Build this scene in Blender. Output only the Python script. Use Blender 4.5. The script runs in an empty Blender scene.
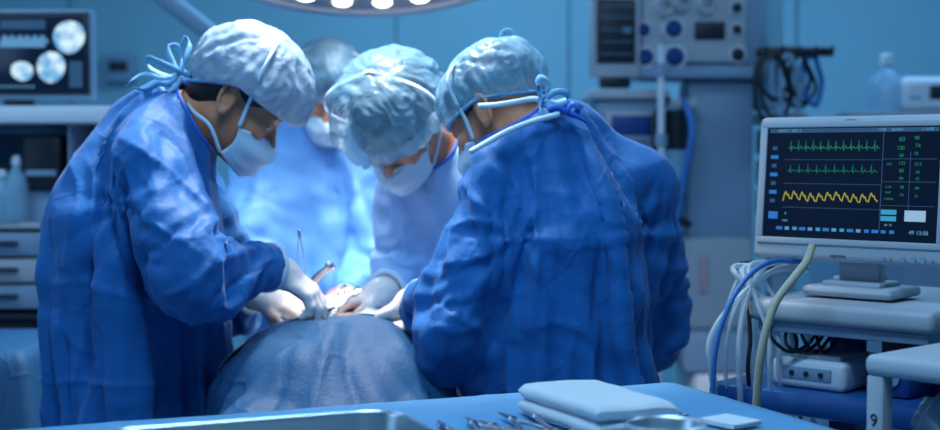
import bpy, bmesh, math, random
import numpy as np
from mathutils import Vector, Matrix
random.seed(7); np.random.seed(7)
scene = bpy.context.scene
COL = scene.collection

# ------------------------------------------------------------------ camera
FPX = 1400.0
CAMZ = 1.38
PITCH = math.atan((215 - 154) / FPX)
cam_d = bpy.data.cameras.new('camera')
cam = bpy.data.objects.new('camera', cam_d); COL.objects.link(cam)
cam.location = (0, 0, CAMZ)
cam.rotation_euler = (math.pi / 2 - PITCH, 0, 0)
cam_d.sensor_width = 36.0
cam_d.lens = FPX * 36.0 / 940.0
cam_d.clip_start = 0.05
cam_d.dof.use_dof = True
cam_d.dof.focus_distance = 2.42
cam_d.dof.aperture_fstop = 2.5
scene.camera = cam

def P(px, py, d):
    """world point seen at pixel (px,py) of the photo at world depth y=d"""
    x = (px - 470) / FPX; z = -(py - 215) / FPX
    c, s = math.cos(PITCH), math.sin(PITCH)
    dy, dz = c + s * z, -s + c * z
    return np.array((x / dy * d, d, CAMZ + dz / dy * d))

# ------------------------------------------------------------------ world, exposure, lights
w = bpy.data.worlds.new('world'); scene.world = w; w.use_nodes = True
w.node_tree.nodes['Background'].inputs[0].default_value = (0.10, 0.32, 0.62, 1)
w.node_tree.nodes['Background'].inputs[1].default_value = 0.2
scene.view_settings.view_transform = 'Standard'
scene.view_settings.look = 'None'
scene.view_settings.gamma = 1.0
scene.view_settings.use_curve_mapping = False
scene.view_settings.exposure = 0.0
CEIL = 3.0

def area(name, loc, target, size, power, color, size_y=None, spread=math.pi):
    l = bpy.data.lights.new(name, 'AREA'); l.energy = power; l.color = color
    l.shape = 'RECTANGLE'; l.size = size; l.size_y = size_y or size; l.spread = spread
    o = bpy.data.objects.new(name, l); COL.objects.link(o); o.location = loc
    d = Vector(target) - Vector(loc)
    o.rotation_euler = d.to_track_quat('-Z', 'Y').to_euler()
    return o
BLUE = (0.40, 0.70, 1.0)
area('ceiling_panel_light', (-0.1, 1.55, CEIL - .06), (0.05, 1.9, 0), 1.1, 42, BLUE, .6)
area('ceiling_panel_light', (1.4, 3.2, CEIL - .06), (1.4, 3.2, 0), 1.1, 9, BLUE, .6)
area('ceiling_panel_light', (-1.9, 3.4, CEIL - .06), (-1.9, 3.4, 0), 1.1, 22, BLUE, .6)
area('ceiling_panel_light', (0.0, 5.2, CEIL - .06), (0.0, 5.2, 0), 1.1, 30, (0.28, 0.64, 1.0), .6)
area('ceiling_panel_light', (1.9, 5.2, CEIL - .06), (1.9, 5.2, 0), 1.1, 14, (0.26, 0.58, 1.0), .6)
area('left_fill_light', (-2.95, 1.6, 1.9), (-0.2, 2.6, 1.2), 1.3, 11, (0.30, 0.60, 1.0), 1.1)  # unseen bluish fill from the left; no window is built there

FIELD = P(330, 312, 3.02)

# ------------------------------------------------------------------ materials
def mat(name, col, rough=.5, metal=0.0, spec=.5, emis=None, estr=0.0, noise=0.0, nscale=8.0, bump=0.0, bscale=40.0,
        sheen=0.0, trans=0.0, alpha=1.0, coat=0.0, col2=None, ior=1.45, sss=0.0, bump2=0.0, b2scale=8.0, b2stretch=(1, 1, 1), vor=0.0, vscale=6.0):
    m = bpy.data.materials.new(name); m.use_nodes = True
    nt = m.node_tree; N = nt.nodes; L = nt.links; b = N['Principled BSDF']
    b.inputs['Base Color'].default_value = (*col, 1)
    b.inputs['Roughness'].default_value = rough; b.inputs['Metallic'].default_value = metal
    b.inputs['Specular IOR Level'].default_value = spec; b.inputs['IOR'].default_value = ior
    b.inputs['Sheen Weight'].default_value = sheen; b.inputs['Transmission Weight'].default_value = trans
    b.inputs['Alpha'].default_value = alpha; b.inputs['Coat Weight'].default_value = coat
    if sss: b.inputs['Subsurface Weight'].default_value = sss; b.inputs['Subsurface Radius'].default_value = (.02, .008, .004)
    if emis: b.inputs['Emission Color'].default_value = (*emis, 1); b.inputs['Emission Strength'].default_value = estr
    tc = N.new('ShaderNodeTexCoord')
    if noise or col2:
        n = N.new('ShaderNodeTexNoise'); n.inputs['Scale'].default_value = nscale; n.inputs['Detail'].default_value = 5
        L.new(tc.outputs['Object'], n.inputs['Vector'])
        r = N.new('ShaderNodeValToRGB')
        c2 = col2 or tuple(min(1, c * (1 + noise)) for c in col)
        c1 = col if col2 else tuple(c * (1 - noise) for c in col)
        r.color_ramp.elements[0].position = .3; r.color_ramp.elements[1].position = .7
        r.color_ramp.elements[0].color = (*c1, 1); r.color_ramp.elements[1].color = (*c2, 1)
        L.new(n.outputs['Fac'], r.inputs['Fac']); L.new(r.outputs['Color'], b.inputs['Base Color'])
    prev = None
    if vor:
        dn = N.new('ShaderNodeTexNoise'); dn.inputs['Scale'].default_value = 3.0; L.new(tc.outputs['Object'], dn.inputs['Vector'])
        mx = N.new('ShaderNodeMixRGB'); mx.blend_type = 'LINEAR_LIGHT'; mx.inputs[0].default_value = .12
        L.new(tc.outputs['Object'], mx.inputs[1]); L.new(dn.outputs['Color'], mx.inputs[2])
        vt = N.new('ShaderNodeTexVoronoi'); vt.feature = 'DISTANCE_TO_EDGE'; vt.inputs['Scale'].default_value = vscale; L.new(mx.outputs[0], vt.inputs['Vector'])
        mr = N.new('ShaderNodeMapRange'); mr.inputs['From Max'].default_value = .05; mr.inputs['To Min'].default_value = 1; mr.inputs['To Max'].default_value = 0; L.new(vt.outputs['Distance'], mr.inputs['Value'])
        bp = N.new('ShaderNodeBump'); bp.inputs['Strength'].default_value = vor; bp.inputs['Distance'].default_value = .005
        L.new(mr.outputs[0], bp.inputs['Height']); prev = bp
    if bump2:
        mp = N.new('ShaderNodeMapping'); mp.inputs['Scale'].default_value = b2stretch
        L.new(tc.outputs['Object'], mp.inputs['Vector'])
        v = N.new('ShaderNodeTexNoise'); v.noise_type = 'RIDGED_MULTIFRACTAL'; v.inputs['Scale'].default_value = b2scale
        v.inputs['Detail'].default_value = 3; v.inputs['Distortion'].default_value = .6
        L.new(mp.outputs[0], v.inputs['Vector'])
        bp = N.new('ShaderNodeBump'); bp.inputs['Strength'].default_value = bump2; bp.inputs['Distance'].default_value = .01
        L.new(v.outputs['Fac'], bp.inputs['Height'])
        if prev: L.new(prev.outputs['Normal'], bp.inputs['Normal'])
        prev = bp
    if bump:
        n2 = N.new('ShaderNodeTexNoise'); n2.inputs['Scale'].default_value = bscale; n2.inputs['Detail'].default_value = 4
        L.new(tc.outputs['Object'], n2.inputs['Vector'])
        bp = N.new('ShaderNodeBump'); bp.inputs['Strength'].default_value = bump; bp.inputs['Distance'].default_value = .004
        L.new(n2.outputs['Fac'], bp.inputs['Height'])
        if prev: L.new(prev.outputs['Normal'], bp.inputs['Normal'])
        prev = bp
    if prev: L.new(prev.outputs['Normal'], b.inputs['Normal'])
    return m

def sheer(name, col, density, rough=.36, bump=.5):
    """thin nonwoven cap fabric: part see-through, part diffuse/translucent with a soft gloss"""
    m = bpy.data.materials.new(name); m.use_nodes = True
    nt = m.node_tree; N = nt.nodes; L = nt.links; out = N['Material Output']
    b = N['Principled BSDF']; b.inputs['Base Color'].default_value = (*col, 1)
    b.inputs['Roughness'].default_value = rough
    tr = N.new('ShaderNodeBsdfTranslucent'); tr.inputs[0].default_value = (*col, 1)
    tp = N.new('ShaderNodeBsdfTransparent')
    m1 = N.new('ShaderNodeMixShader'); m1.inputs[0].default_value = .25
    L.new(b.outputs[0], m1.inputs[1]); L.new(tr.outputs[0], m1.inputs[2])
    m2 = N.new('ShaderNodeMixShader')
    L.new(tp.outputs[0], m2.inputs[1]); L.new(m1.outputs[0], m2.inputs[2]); L.new(m2.outputs[0], out.inputs[0])
    tc = N.new('ShaderNodeTexCoord')
    n = N.new('ShaderNodeTexNoise'); n.inputs['Scale'].default_value = 22; n.inputs['Detail'].default_value = 4
    n.inputs['Distortion'].default_value = 1.0
    L.new(tc.outputs['Object'], n.inputs['Vector'])
    mr = N.new('ShaderNodeMapRange'); mr.inputs['From Min'].default_value = .3; mr.inputs['From Max'].default_value = .7
    mr.inputs['To Min'].default_value = max(0, density - .12); mr.inputs['To Max'].default_value = min(1, density + .12)
    L.new(n.outputs['Fac'], mr.inputs['Value']); L.new(mr.outputs[0], m2.inputs[0])
    bp = N.new('ShaderNodeBump'); bp.inputs['Strength'].default_value = bump; bp.inputs['Distance'].default_value = .006
    L.new(n.outputs['Fac'], bp.inputs['Height']); L.new(bp.outputs[0], b.inputs['Normal'])
    return m

M = dict(
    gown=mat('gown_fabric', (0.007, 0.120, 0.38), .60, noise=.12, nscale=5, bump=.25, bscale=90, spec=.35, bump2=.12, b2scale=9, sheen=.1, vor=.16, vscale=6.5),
    gown_in=mat('gown_lining', (0.55, 0.36, 0.38), .7),
    gown_lamplit=mat('lamplit_gown_fabric', (0.13, 0.36, 0.76), .5, noise=.1, nscale=5, bump=.2, bscale=90, bump2=.3, b2scale=7),  # blue gown lightened for the far surgeon: lamp spill put into the colour
    drape=mat('drape_fabric', (0.014, 0.078, 0.19), .6, vor=.3, vscale=5, spec=.3, noise=.1, nscale=4, bump=.3, bscale=110, bump2=.2, b2scale=5),
    tdrape=mat('table_drape_fabric', (0.12, 0.34, 0.57), .6, vor=.25, vscale=4, noise=.08, nscale=7, bump=.4, bscale=160, bump2=.25, b2scale=4),
    drape_white=mat('white_drape_fabric', (0.62, 0.74, 0.85), .6, noise=.05, bump=.3, bscale=60),
    skin=mat('skin', (0.64, 0.28, 0.17), .45, noise=.08, nscale=18, sss=.08, bump=.15, bscale=220),
    skin_dark=mat('tanned_skin', (0.60, 0.24, 0.13), .45, noise=.1, nscale=18, sss=.08, bump=.15, bscale=220),
    hair=mat('dark_hair', (0.014, 0.010, 0.009), .45, bump=.9, bscale=160),
    glove=mat('latex_glove', (0.86, 0.76, 0.72), .38, noise=.05, nscale=30, bump=.5, bscale=70, sss=.1),
    mask=mat('mask_fabric', (0.60, 0.76, 0.88), .6, bump=.3, bscale=200),
    strap=mat('white_tie', (0.55, 0.72, 0.85), .6),
    ribbon=mat('blue_ribbon', (0.20, 0.48, 0.74), .6, bump=.3, bscale=120, alpha=.85),
    ribbon_dark=mat('dark_blue_ribbon', (0.03, 0.14, 0.62), .5),
    collar=mat('dark_collar', (0.01, 0.03, 0.10), .7),
    eye=mat('eye_white', (0.75, 0.72, 0.70), .15),
    cap_white=sheer('pale_cap_fabric', (0.33, 0.48, 0.62), .90, bump=1.0),
    cap_sheer=sheer('sheer_cap_fabric', (0.20, 0.42, 0.60), .52, bump=1.0),
    cap_sheer_dense=sheer('pale_blue_cap_fabric', (0.22, 0.46, 0.64), .66, bump=1.0),
    gown_bright_lit=mat('bright_lit_gown_fabric', (0.28, 0.48, 0.80), .5, noise=.1, nscale=5, bump=.2, bscale=90, bump2=.2, b2scale=7),  # same gown, lighter still on the middle surgeon: lamp light painted into its base
    cap_blue=sheer('blue_cap_fabric', (0.16, 0.40, 0.62), .60, bump=1.0),
    band=mat('cap_band', (0.10, 0.38, 0.68), .55),
    steel=mat('brushed_steel', (0.70, 0.76, 0.80), .30, metal=1.0, bump=.08, bscale=300),
    steel_dk=mat('instrument_steel', (0.55, 0.60, 0.66), .22, metal=1.0),
    towel=mat('towel_cotton', (0.88, 0.92, 0.95), .9, bump=1.0, bscale=420, spec=.1, sheen=.3),
    gauze=mat('gauze', (0.82, 0.88, 0.93), .9, bump=.8, bscale=500, spec=.1),
    plast=mat('grey_white_plastic', (0.42, 0.46, 0.51), .45, noise=.04, nscale=3, bump=.05),
    plast_w=mat('white_plastic', (0.66, 0.72, 0.78), .4, noise=.04, nscale=3),
    plast_b=mat('bluish_plastic', (0.22, 0.33, 0.46), .5, noise=.06, nscale=3),
    plast_dk=mat('dark_plastic', (0.015, 0.02, 0.03), .4),
    navy=mat('navy_plastic', (0.012, 0.05, 0.22), .4),
    blue_sh=mat('blue_shelf_paint', (0.010, 0.075, 0.26), .4, noise=.1),
    cable_b=mat('blue_cable', (0.03, 0.17, 0.5), .45),
    cable_k=mat('black_cable', (0.01, 0.012, 0.02), .45),
    cable_w=mat('clear_tube', (0.62, 0.76, 0.84), .2, alpha=.55),
    cream=mat('cream_hose', (0.46, 0.44, 0.31), .5, noise=.08, nscale=30),
    wall=mat('wall_paint', (0.24, 0.46, 0.56), .6, noise=.05, nscale=1.2),
    wall_l=mat('wall_panel', (0.28, 0.53, 0.63), .5, noise=.04, nscale=1.5),
    ceil=mat('ceiling_paint', (0.55, 0.62, 0.68), .8),
    floor=mat('floor_vinyl', (0.20, 0.34, 0.42), .3, noise=.12, nscale=6, bump=.05),
    scr=mat('screen_glass', (0.003, 0.006, 0.015), .35, emis=(0.002, 0.010, 0.035), estr=.3, spec=.12),
    scr_us=mat('ultrasound_screen', (0.003, 0.006, 0.015), .2, emis=(0.004, 0.012, 0.04), estr=.5),
    bottle=mat('clear_bottle', (0.35, 0.60, 0.78), .15, alpha=.55),
    lamp_shell=mat('lamp_housing', (0.62, 0.66, 0.72), .35),
    bag=mat('crumpled_clear_bag', (0.32, 0.45, 0.55), .2, alpha=.8, bump=1.0, bscale=25),
    green=mat('yellow_green_liner', (0.34, 0.46, 0.03), .5, bump=.6, bscale=40),
)
def emi(name, col, s): return mat(name, tuple(c * .1 for c in col), .5, emis=col, estr=s)
M['t_green'] = emi('green_trace', (0.012, .17, .11), 1.0)
M['t_yel'] = emi('yellow_trace', (.34, .31, .05), 1.0)
M['t_txt'] = emi('pale_text', (.12, .34, .60), .8)
M['t_blue'] = emi('blue_field', (.02, .15, .48), 1.0)
M['t_cyan'] = emi('cyan_field', (.04, .28, .48), 1.0)
M['t_white'] = emi('white_field', (.26, .44, .62), 1.0)
M['t_line'] = emi('grid_line', (.02, .07, .16), 1.0)
M['us_white'] = None
M['led'] = emi('led_lens', (1.0, .92, .84), 5.0)
M['panel_glow'] = emi('panel_diffuser', (.35, .62, 1.0), 1.6)
def us_mat():
    m = bpy.data.materials.new('ultrasound_image'); m.use_nodes = True
    N = m.node_tree.nodes; L = m.node_tree.links; b = N['Principled BSDF']; b.inputs['Base Color'].default_value = (0, 0, 0, 1)
    tc = N.new('ShaderNodeTexCoord'); n = N.new('ShaderNodeTexNoise'); n.inputs['Scale'].default_value = 28
    L.new(tc.outputs['Object'], n.inputs['Vector'])
    r = N.new('ShaderNodeValToRGB'); r.color_ramp.elements[0].position = .36; r.color_ramp.elements[1].position = .62
    r.color_ramp.elements[0].color = (.10, .38, .75, 1); r.color_ramp.elements[1].color = (.70, .92, 1, 1)
    L.new(n.outputs['Fac'], r.inputs['Fac']); L.new(r.outputs['Color'], b.inputs['Emission Color'])
    b.inputs['Emission Strength'].default_value = 1.0
    return m
M['us_white'] = us_mat()

# ------------------------------------------------------------------ object helpers
def link(name, me, m, parent=None, smooth=True):
    o = bpy.data.objects.new(name, me); COL.objects.link(o)
    if m is not None: me.materials.append(m)
    if smooth: me.shade_smooth()
    if parent is not None: o.parent = parent
    return o
def thing(name, label, cat, loc=(0, 0, 0), rz=0, group=None):
    o = bpy.data.objects.new(name, None); COL.objects.link(o); o.empty_display_size = .05
    o.location = loc; o.rotation_euler = (0, 0, rz); o['label'] = label; o['category'] = cat
    if group: o['group'] = group
    return o
def tag(o, label, cat, group=None):
    o['label'] = label; o['category'] = cat
    if group: o['group'] = group
    return o
def struct(o): o['kind'] = 'structure'; return o
def mesh_np(name, V, F):
    me = bpy.data.meshes.new(name); me.from_pydata([tuple(v) for v in np.asarray(V, float)], [], [tuple(int(i) for i in f) for f in F]); me.update(); return me
def off(V, root):
    return np.asarray(V, float) - np.array(root.location)

class MB:
    """collects simple solids into one mesh"""
    def __init__(s): s.bm = bmesh.new()
    def box(s, c, size, bev=.0, rot=None, seg=2):
        t = bmesh.new(); bmesh.ops.create_cube(t, size=1)
        for v in t.verts: v.co = Vector((v.co.x * size[0], v.co.y * size[1], v.co.z * size[2]))
        if bev > 0: bmesh.ops.bevel(t, geom=list(t.edges), offset=bev, segments=seg, profile=.5, affect='EDGES')
        if rot is not None: bmesh.ops.transform(t, matrix=rot.to_4x4(), verts=t.verts)
        bmesh.ops.translate(t, vec=Vector(c), verts=t.verts); s._m(t); return s
    def _m(s, t):
        me = bpy.data.meshes.new('t'); t.to_mesh(me); t.free(); s.bm.from_mesh(me); bpy.data.meshes.remove(me)
    def cyl(s, a, b, r1, r2=None, n=24, cap=True):
        r2 = r1 if r2 is None else r2
        a, b = Vector(a), Vector(b); d = b - a
        t = bmesh.new(); bmesh.ops.create_cone(t, cap_ends=cap, segments=n, radius1=r1, radius2=r2, depth=d.length)
        bmesh.ops.transform(t, matrix=Matrix.Translation((a + b) / 2) @ d.to_track_quat('Z', 'Y').to_matrix().to_4x4(), verts=t.verts)
        s._m(t); return s
    def lathe(s, prof, c=(0, 0, 0), n=32, axis=None):
        vs = []; t = bmesh.new()
        for r, z in prof: vs.append([t.verts.new((r * math.cos(2 * math.pi * k / n), r * math.sin(2 * math.pi * k / n), z)) for k in range(n)])
        for i in range(len(prof) - 1):
            for k in range(n): t.faces.new((vs[i][k], vs[i][(k + 1) % n], vs[i + 1][(k + 1) % n], vs[i + 1][k]))
        bmesh.ops.remove_doubles(t, verts=t.verts, dist=1e-5)
        if axis is not None: bmesh.ops.transform(t, matrix=Vector(axis).to_track_quat('Z', 'Y').to_matrix().to_4x4(), verts=t.verts)
        bmesh.ops.translate(t, vec=Vector(c), verts=t.verts); s._m(t); return s
    def tube(s, pts, r, n=8, sm=6, taper=None):
        pts = catmull(pts, sm); V, F = tube_np(pts, r, n, taper); me = mesh_np('t', V, F); s.bm.from_mesh(me); bpy.data.meshes.remove(me); return s
    def poly(s, V, F):
        me = mesh_np('t', V, F); s.bm.from_mesh(me); bpy.data.meshes.remove(me); return s
    def build(s, name, m, parent=None, smooth=True, angle=True, offset=None):
        if offset is not None: bmesh.ops.translate(s.bm, vec=-Vector(offset), verts=s.bm.verts)
        bmesh.ops.recalc_face_normals(s.bm, faces=s.bm.faces)
        me = bpy.data.meshes.new(name); s.bm.to_mesh(me); s.bm.free()
        o = link(name, me, m, parent, smooth)
        if smooth and angle:
            me.shade_smooth()
            try: me.set_sharp_from_angle(angle=math.radians(38))
            except Exception: pass
        return o
def catmull(pts, sm=6):
    p = [np.array(q, float) for q in pts]
    if len(p) < 3 or sm <= 1: return np.array(p)
    p = [2 * p[0] - p[1]] + p + [2 * p[-1] - p[-2]]; out = []
    for i in range(1, len(p) - 2):
        for k in range(sm):
            t = k / sm; a, b, c, d = p[i - 1], p[i], p[i + 1], p[i + 2]
            out.append(.5 * ((2 * b) + (c - a) * t + (2 * a - 5 * b + 4 * c - d) * t * t + (3 * b - a - 3 * c + d) * t ** 3))
    out.append(p[-2]); return np.array(out)
def frames(pts):
    T = np.gradient(pts, axis=0); T /= np.linalg.norm(T, axis=1)[:, None] + 1e-12
    n = np.cross(T[0], (0, 0, 1.0));
    if np.linalg.norm(n) < 1e-3: n = np.cross(T[0], (1.0, 0, 0))
    n /= np.linalg.norm(n); Ns = []
    for t in T:
        n = n - t * np.dot(n, t); n /= np.linalg.norm(n) + 1e-12; Ns.append(n.copy())
    Ns = np.array(Ns); return T, Ns, np.cross(T, Ns)
def tube_np(pts, r, n=8, taper=None):
    T, A, B = frames(pts); m = len(pts); V = []; F = []
    for i, p in enumerate(pts):
        rr = r * (taper(i / (m - 1)) if taper else 1)
        for k in range(n):
            a = 2 * math.pi * k / n; V.append(p + A[i] * rr * math.cos(a) + B[i] * rr * math.sin(a))
    for i in range(m - 1):
        for k in range(n): F.append((i * n + k, i * n + (k + 1) % n, (i + 1) * n + (k + 1) % n, (i + 1) * n + k))
    F.append(tuple(range(n))[::-1]); F.append(tuple((m - 1) * n + k for k in range(n)))
    return V, F
def ribbon_np(pts, wid, wdir, thick=.0012, sm=6, twist=0.0):
    """flat tape along pts; wdir = width direction (or list per point)"""
    pts = catmull(pts, sm); T, A, B = frames(pts); V = []; F = []; m = len(pts)
    for i, p in enumerate(pts):
        w_ = np.array(wdir, float) if wdir is not None else A[i]
        w_ = w_ - T[i] * np.dot(w_, T[i]); nn = np.linalg.norm(w_); w_ = w_ / nn if nn > 1e-3 else A[i]
        nrm = np.cross(T[i], w_); a = twist * i / m
        wv = w_ * math.cos(a) + nrm * math.sin(a); nv = np.cross(T[i], wv)
        for sx, sy in ((-1, -1), (1, -1), (1, 1), (-1, 1)): V.append(p + wv * sx * wid / 2 + nv * sy * thick / 2)
    for i in range(m - 1):
        for k in range(4): F.append((i * 4 + k, i * 4 + (k + 1) % 4, (i + 1) * 4 + (k + 1) % 4, (i + 1) * 4 + k))
    F.append((0, 3, 2, 1)); F.append(tuple((m - 1) * 4 + k for k in range(4))); return V, F

# ------------------------------------------------------------------ implicit surfaces (bodies, cloth)
def unit(v): v = np.array(v, float); return v / (np.linalg.norm(v) + 1e-12)
def cone(a, b, ra, rb, flat=None):
    a, b = np.array(a, float), np.array(b, float); R = max(ra, rb) * 1.35
    def f(X, Y, Z):
        d = b - a; L2 = float(d @ d) + 1e-12
        px, py, pz = X - a[0], Y - a[1], Z - a[2]
        t = np.clip((px * d[0] + py * d[1] + pz * d[2]) / L2, 0, 1)
        qx, qy, qz = px - t * d[0], py - t * d[1], pz - t * d[2]
        if flat is not None:
            ax, sc = flat; c = (qx * ax[0] + qy * ax[1] + qz * ax[2]) * (1 / sc - 1)
            qx, qy, qz = qx + c * ax[0], qy + c * ax[1], qz + c * ax[2]
        return np.sqrt(qx * qx + qy * qy + qz * qz) - (ra + (rb - ra) * t)
    return f, np.minimum(a, b) - R, np.maximum(a, b) + R
def ell(c, r, R=None):
    c = np.array(c, float); r = np.array(r, float); R = np.eye(3) if R is None else R   # columns of R = local axes
    m = max(r)
    def f(X, Y, Z):
        px, py, pz = X - c[0], Y - c[1], Z - c[2]
        q = [(px * R[0, i] + py * R[1, i] + pz * R[2, i]) for i in range(3)]
        k0 = np.sqrt(sum((q[i] / r[i]) ** 2 for i in range(3))); k1 = np.sqrt(sum((q[i] / r[i] ** 2) ** 2 for i in range(3))) + 1e-9
        return k0 * (k0 - 1) / k1
    return f, c - m, c + m
class Vol:
    def __init__(s, lo, hi, h, fine=()):
        s.ax = []
        for a in range(3):
            xs = [lo[a]]
            while xs[-1] < hi[a]:
                st = h
                for (fa, f0, f1, fh) in fine:
                    if fa == a and f0 <= xs[-1] <= f1: st = min(st, fh)
                xs.append(xs[-1] + st)
            s.ax.append(np.array(xs))
        s.v = np.full([len(x) for x in s.ax], 1.0, np.float32)
    def sub(s, lo, hi, m):
        sl = []
        for a in range(3):
            i0 = max(0, np.searchsorted(s.ax[a], lo[a] - m) - 1); i1 = min(len(s.ax[a]), np.searchsorted(s.ax[a], hi[a] + m) + 1)
            sl.append(slice(i0, max(i1, i0)))
        return tuple(sl)
    def add(s, prim, k=.02):
        f, lo, hi = prim[:3]; sl = s.sub(lo, hi, k + .02)
        X, Y, Z = np.meshgrid(*[s.ax[a][sl[a]].astype(np.float32) for a in range(3)], indexing='ij', sparse=True)
        if 0 in [len(s.ax[a][sl[a]]) for a in range(3)]: return
        d = f(X, Y, Z).astype(np.float32); o = s.v[sl]
        h = np.clip(.5 + .5 * (o - d) / k, 0, 1); s.v[sl] = o + (d - o) * h - k * h * (1 - h)
    def cut(s, prim, k=.01):
        f, lo, hi = prim[:3]; sl = s.sub(lo, hi, k + .02)
        X, Y, Z = np.meshgrid(*[s.ax[a][sl[a]].astype(np.float32) for a in range(3)], indexing='ij', sparse=True)
        d = -f(X, Y, Z).astype(np.float32); o = s.v[sl]
        h = np.clip(.5 - .5 * (o - d) / k, 0, 1); s.v[sl] = o + (d - o) * h + k * h * (1 - h)
    def mesh(s):
        v = s.v; A = s.ax; ng = v < 0
        n = [d - 1 for d in v.shape]
        def c(arr, i, j, k): return arr[i:i + n[0], j:j + n[1], k:k + n[2]]
        cnt = np.zeros(n, np.uint8)
        for i in (0, 1):
            for j in (0, 1):
                for k in (0, 1): cnt += c(ng, i, j, k)
        act = (cnt > 0) & (cnt < 8); I, J, K = np.nonzero(act); idx = np.full(n, -1, np.int64); idx[I, J, K] = np.arange(len(I))
        pos = np.zeros((len(I), 3)); num = np.zeros(len(I))
        cor = np.array([(i, j, k) for i in (0, 1) for j in (0, 1) for k in (0, 1)])
        for e0 in cor:
            for a in range(3):
                if e0[a]: continue
                e1 = e0.copy(); e1[a] = 1
                v0 = v[I + e0[0], J + e0[1], K + e0[2]]; v1 = v[I + e1[0], J + e1[1], K + e1[2]]
                cr = (v0 < 0) != (v1 < 0); t = np.where(cr, v0 / np.where(cr, v0 - v1, 1), 0)
                ids = [I + e0[0], J + e0[1], K + e0[2]]; p = np.stack([A[q][ids[q]] for q in range(3)], 1).astype(float)
                ids1 = [I + e1[0], J + e1[1], K + e1[2]]; p[:, a] += t * (A[a][ids1[a]] - A[a][ids[a]])
                pos[cr] += p[cr]; num += cr
        pos /= num[:, None]; F = []
        for a in range(3):
            b_, c_ = (a + 1) % 3, (a + 2) % 3
            sl0 = [slice(None)] * 3; sl1 = [slice(None)] * 3; sl0[a] = slice(0, -1); sl1[a] = slice(1, None)
            x = ng[tuple(sl0)] != ng[tuple(sl1)]; first = ng[tuple(sl0)]
            E = np.stack(np.nonzero(x), 1); fl = first[tuple(E.T)]
            ok = (E[:, b_] > 0) & (E[:, c_] > 0) & (E[:, b_] < n[b_]) & (E[:, c_] < n[c_]); E = E[ok]; fl = fl[ok]
            def g(db, dc):
                q = E.copy(); q[:, b_] -= db; q[:, c_] -= dc; return idx[tuple(q.T)]
            Q = np.stack([g(1, 1), g(0, 1), g(0, 0), g(1, 0)], 1); Q[~fl] = Q[~fl][:, ::-1]; F.append(Q)
        F = np.concatenate(F); F = F[(F >= 0).all(1)]
        return pos, F
def lap(V, F, it=2, lam=.5):
    n = len(V); E = np.concatenate([F[:, [0, 1]], F[:, [1, 2]], F[:, [2, 3]], F[:, [3, 0]]]); E = np.concatenate([E, E[:, ::-1]])
    deg = np.bincount(E[:, 0], minlength=n)[:, None] + 1e-9
    for i in range(it):
        S = np.stack([np.bincount(E[:, 0], weights=V[E[:, 1], a], minlength=n) for a in range(3)], 1); V = V + lam * (S / deg - V)
    return V
def del_verts(V, F, bad):
    keep = ~bad; F = F[keep[F].all(1)]; used = np.zeros(len(V), bool); used[F.ravel()] = True
    m = np.cumsum(used) - 1; return V[used], m[F]
def fast_mesh(name, V, F):
    me = bpy.data.meshes.new(name); me.vertices.add(len(V)); me.vertices.foreach_set('co', np.asarray(V, np.float32).ravel())
    k = F.shape[1]; me.loops.add(len(F) * k); me.loops.foreach_set('vertex_index', F.ravel().astype(np.int32)); me.polygons.add(len(F))
    me.polygons.foreach_set('loop_start', np.arange(0, len(F) * k, k, dtype=np.int32)); me.polygons.foreach_set('loop_total', np.full(len(F), k, np.int32))
    me.update(calc_edges=True); me.validate(); return me
def prims_mesh(prims, h, k=.02, fine=(), cuts=(), sm=1, post=()):
    lo = np.min([p[1] for p in prims], 0) - .03; hi = np.max([p[2] for p in prims], 0) + .03
    vol = Vol(lo, hi, h, fine)
    for p in prims: vol.add(p, p[3] if len(p) > 3 else k)
    for p in cuts: vol.cut(p, p[3] if len(p) > 3 else .01)
    for p in post: vol.add(p, p[3])
    V, F = vol.mesh()
    return lap(V, F, sm), F, vol
def vnoise(Pn, sc, seed=0):
    """smooth value noise, vectorised"""
    r = np.random.RandomState(seed); tab = r.rand(32, 32, 32); q = np.asarray(Pn) * sc + 100.0
    i = np.floor(q).astype(int); f = q - i; f = f * f * (3 - 2 * f); o = 0
    for a in (0, 1):
        for b in (0, 1):
            for c in (0, 1):
                wgt = (f[:, 0] if a else 1 - f[:, 0]) * (f[:, 1] if b else 1 - f[:, 1]) * (f[:, 2] if c else 1 - f[:, 2])
                o = o + wgt * tab[(i[:, 0] + a) % 32, (i[:, 1] + b) % 32, (i[:, 2] + c) % 32]
    return o

def tri(x): return np.abs((x % 1.0) - .5) * 2
def smooth01(x): x = np.clip(x, 0, 1); return x * x * (3 - 2 * x)
def seg_d(W, a, b):
    d = b - a; t = np.clip(((W - a) @ d) / (d @ d), 0, 1); return np.linalg.norm(W - (a + t[:, None] * d), axis=1), t
def creases(lst, d):
    L_ = [(catmull([P(x, y, d) for x, y in pts], 4)[:, [0, 2]], am, wd) for pts, am, wd in lst]
    def fn(W, N_):
        h = np.zeros(len(W)); q = W[:, [0, 2]] + (np.stack([vnoise(W, 14, 77), vnoise(W, 14, 78)], 1) - .5) * .008
        face = smooth01((-N_[:, 1] + .25) / .4)
        for pl, am, wd in L_:
            best = np.full(len(W), 9.0); tb = np.zeros(len(W)); m = len(pl) - 1
            for i in range(m):
                a, b = pl[i], pl[i + 1]; dd = b - a; t = np.clip(((q - a) @ dd) / (dd @ dd + 1e-12), 0, 1); di = np.linalg.norm(q - (a + t[:, None] * dd), axis=1)
                k = di < best; best[k] = di[k]; tb[k] = (i + t[k]) / m
            h += am * np.exp(-best / wd) * (.35 + .65 * np.sin(np.pi * np.clip(tb, 0.02, .98))) * face
        return h
    return fn

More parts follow.
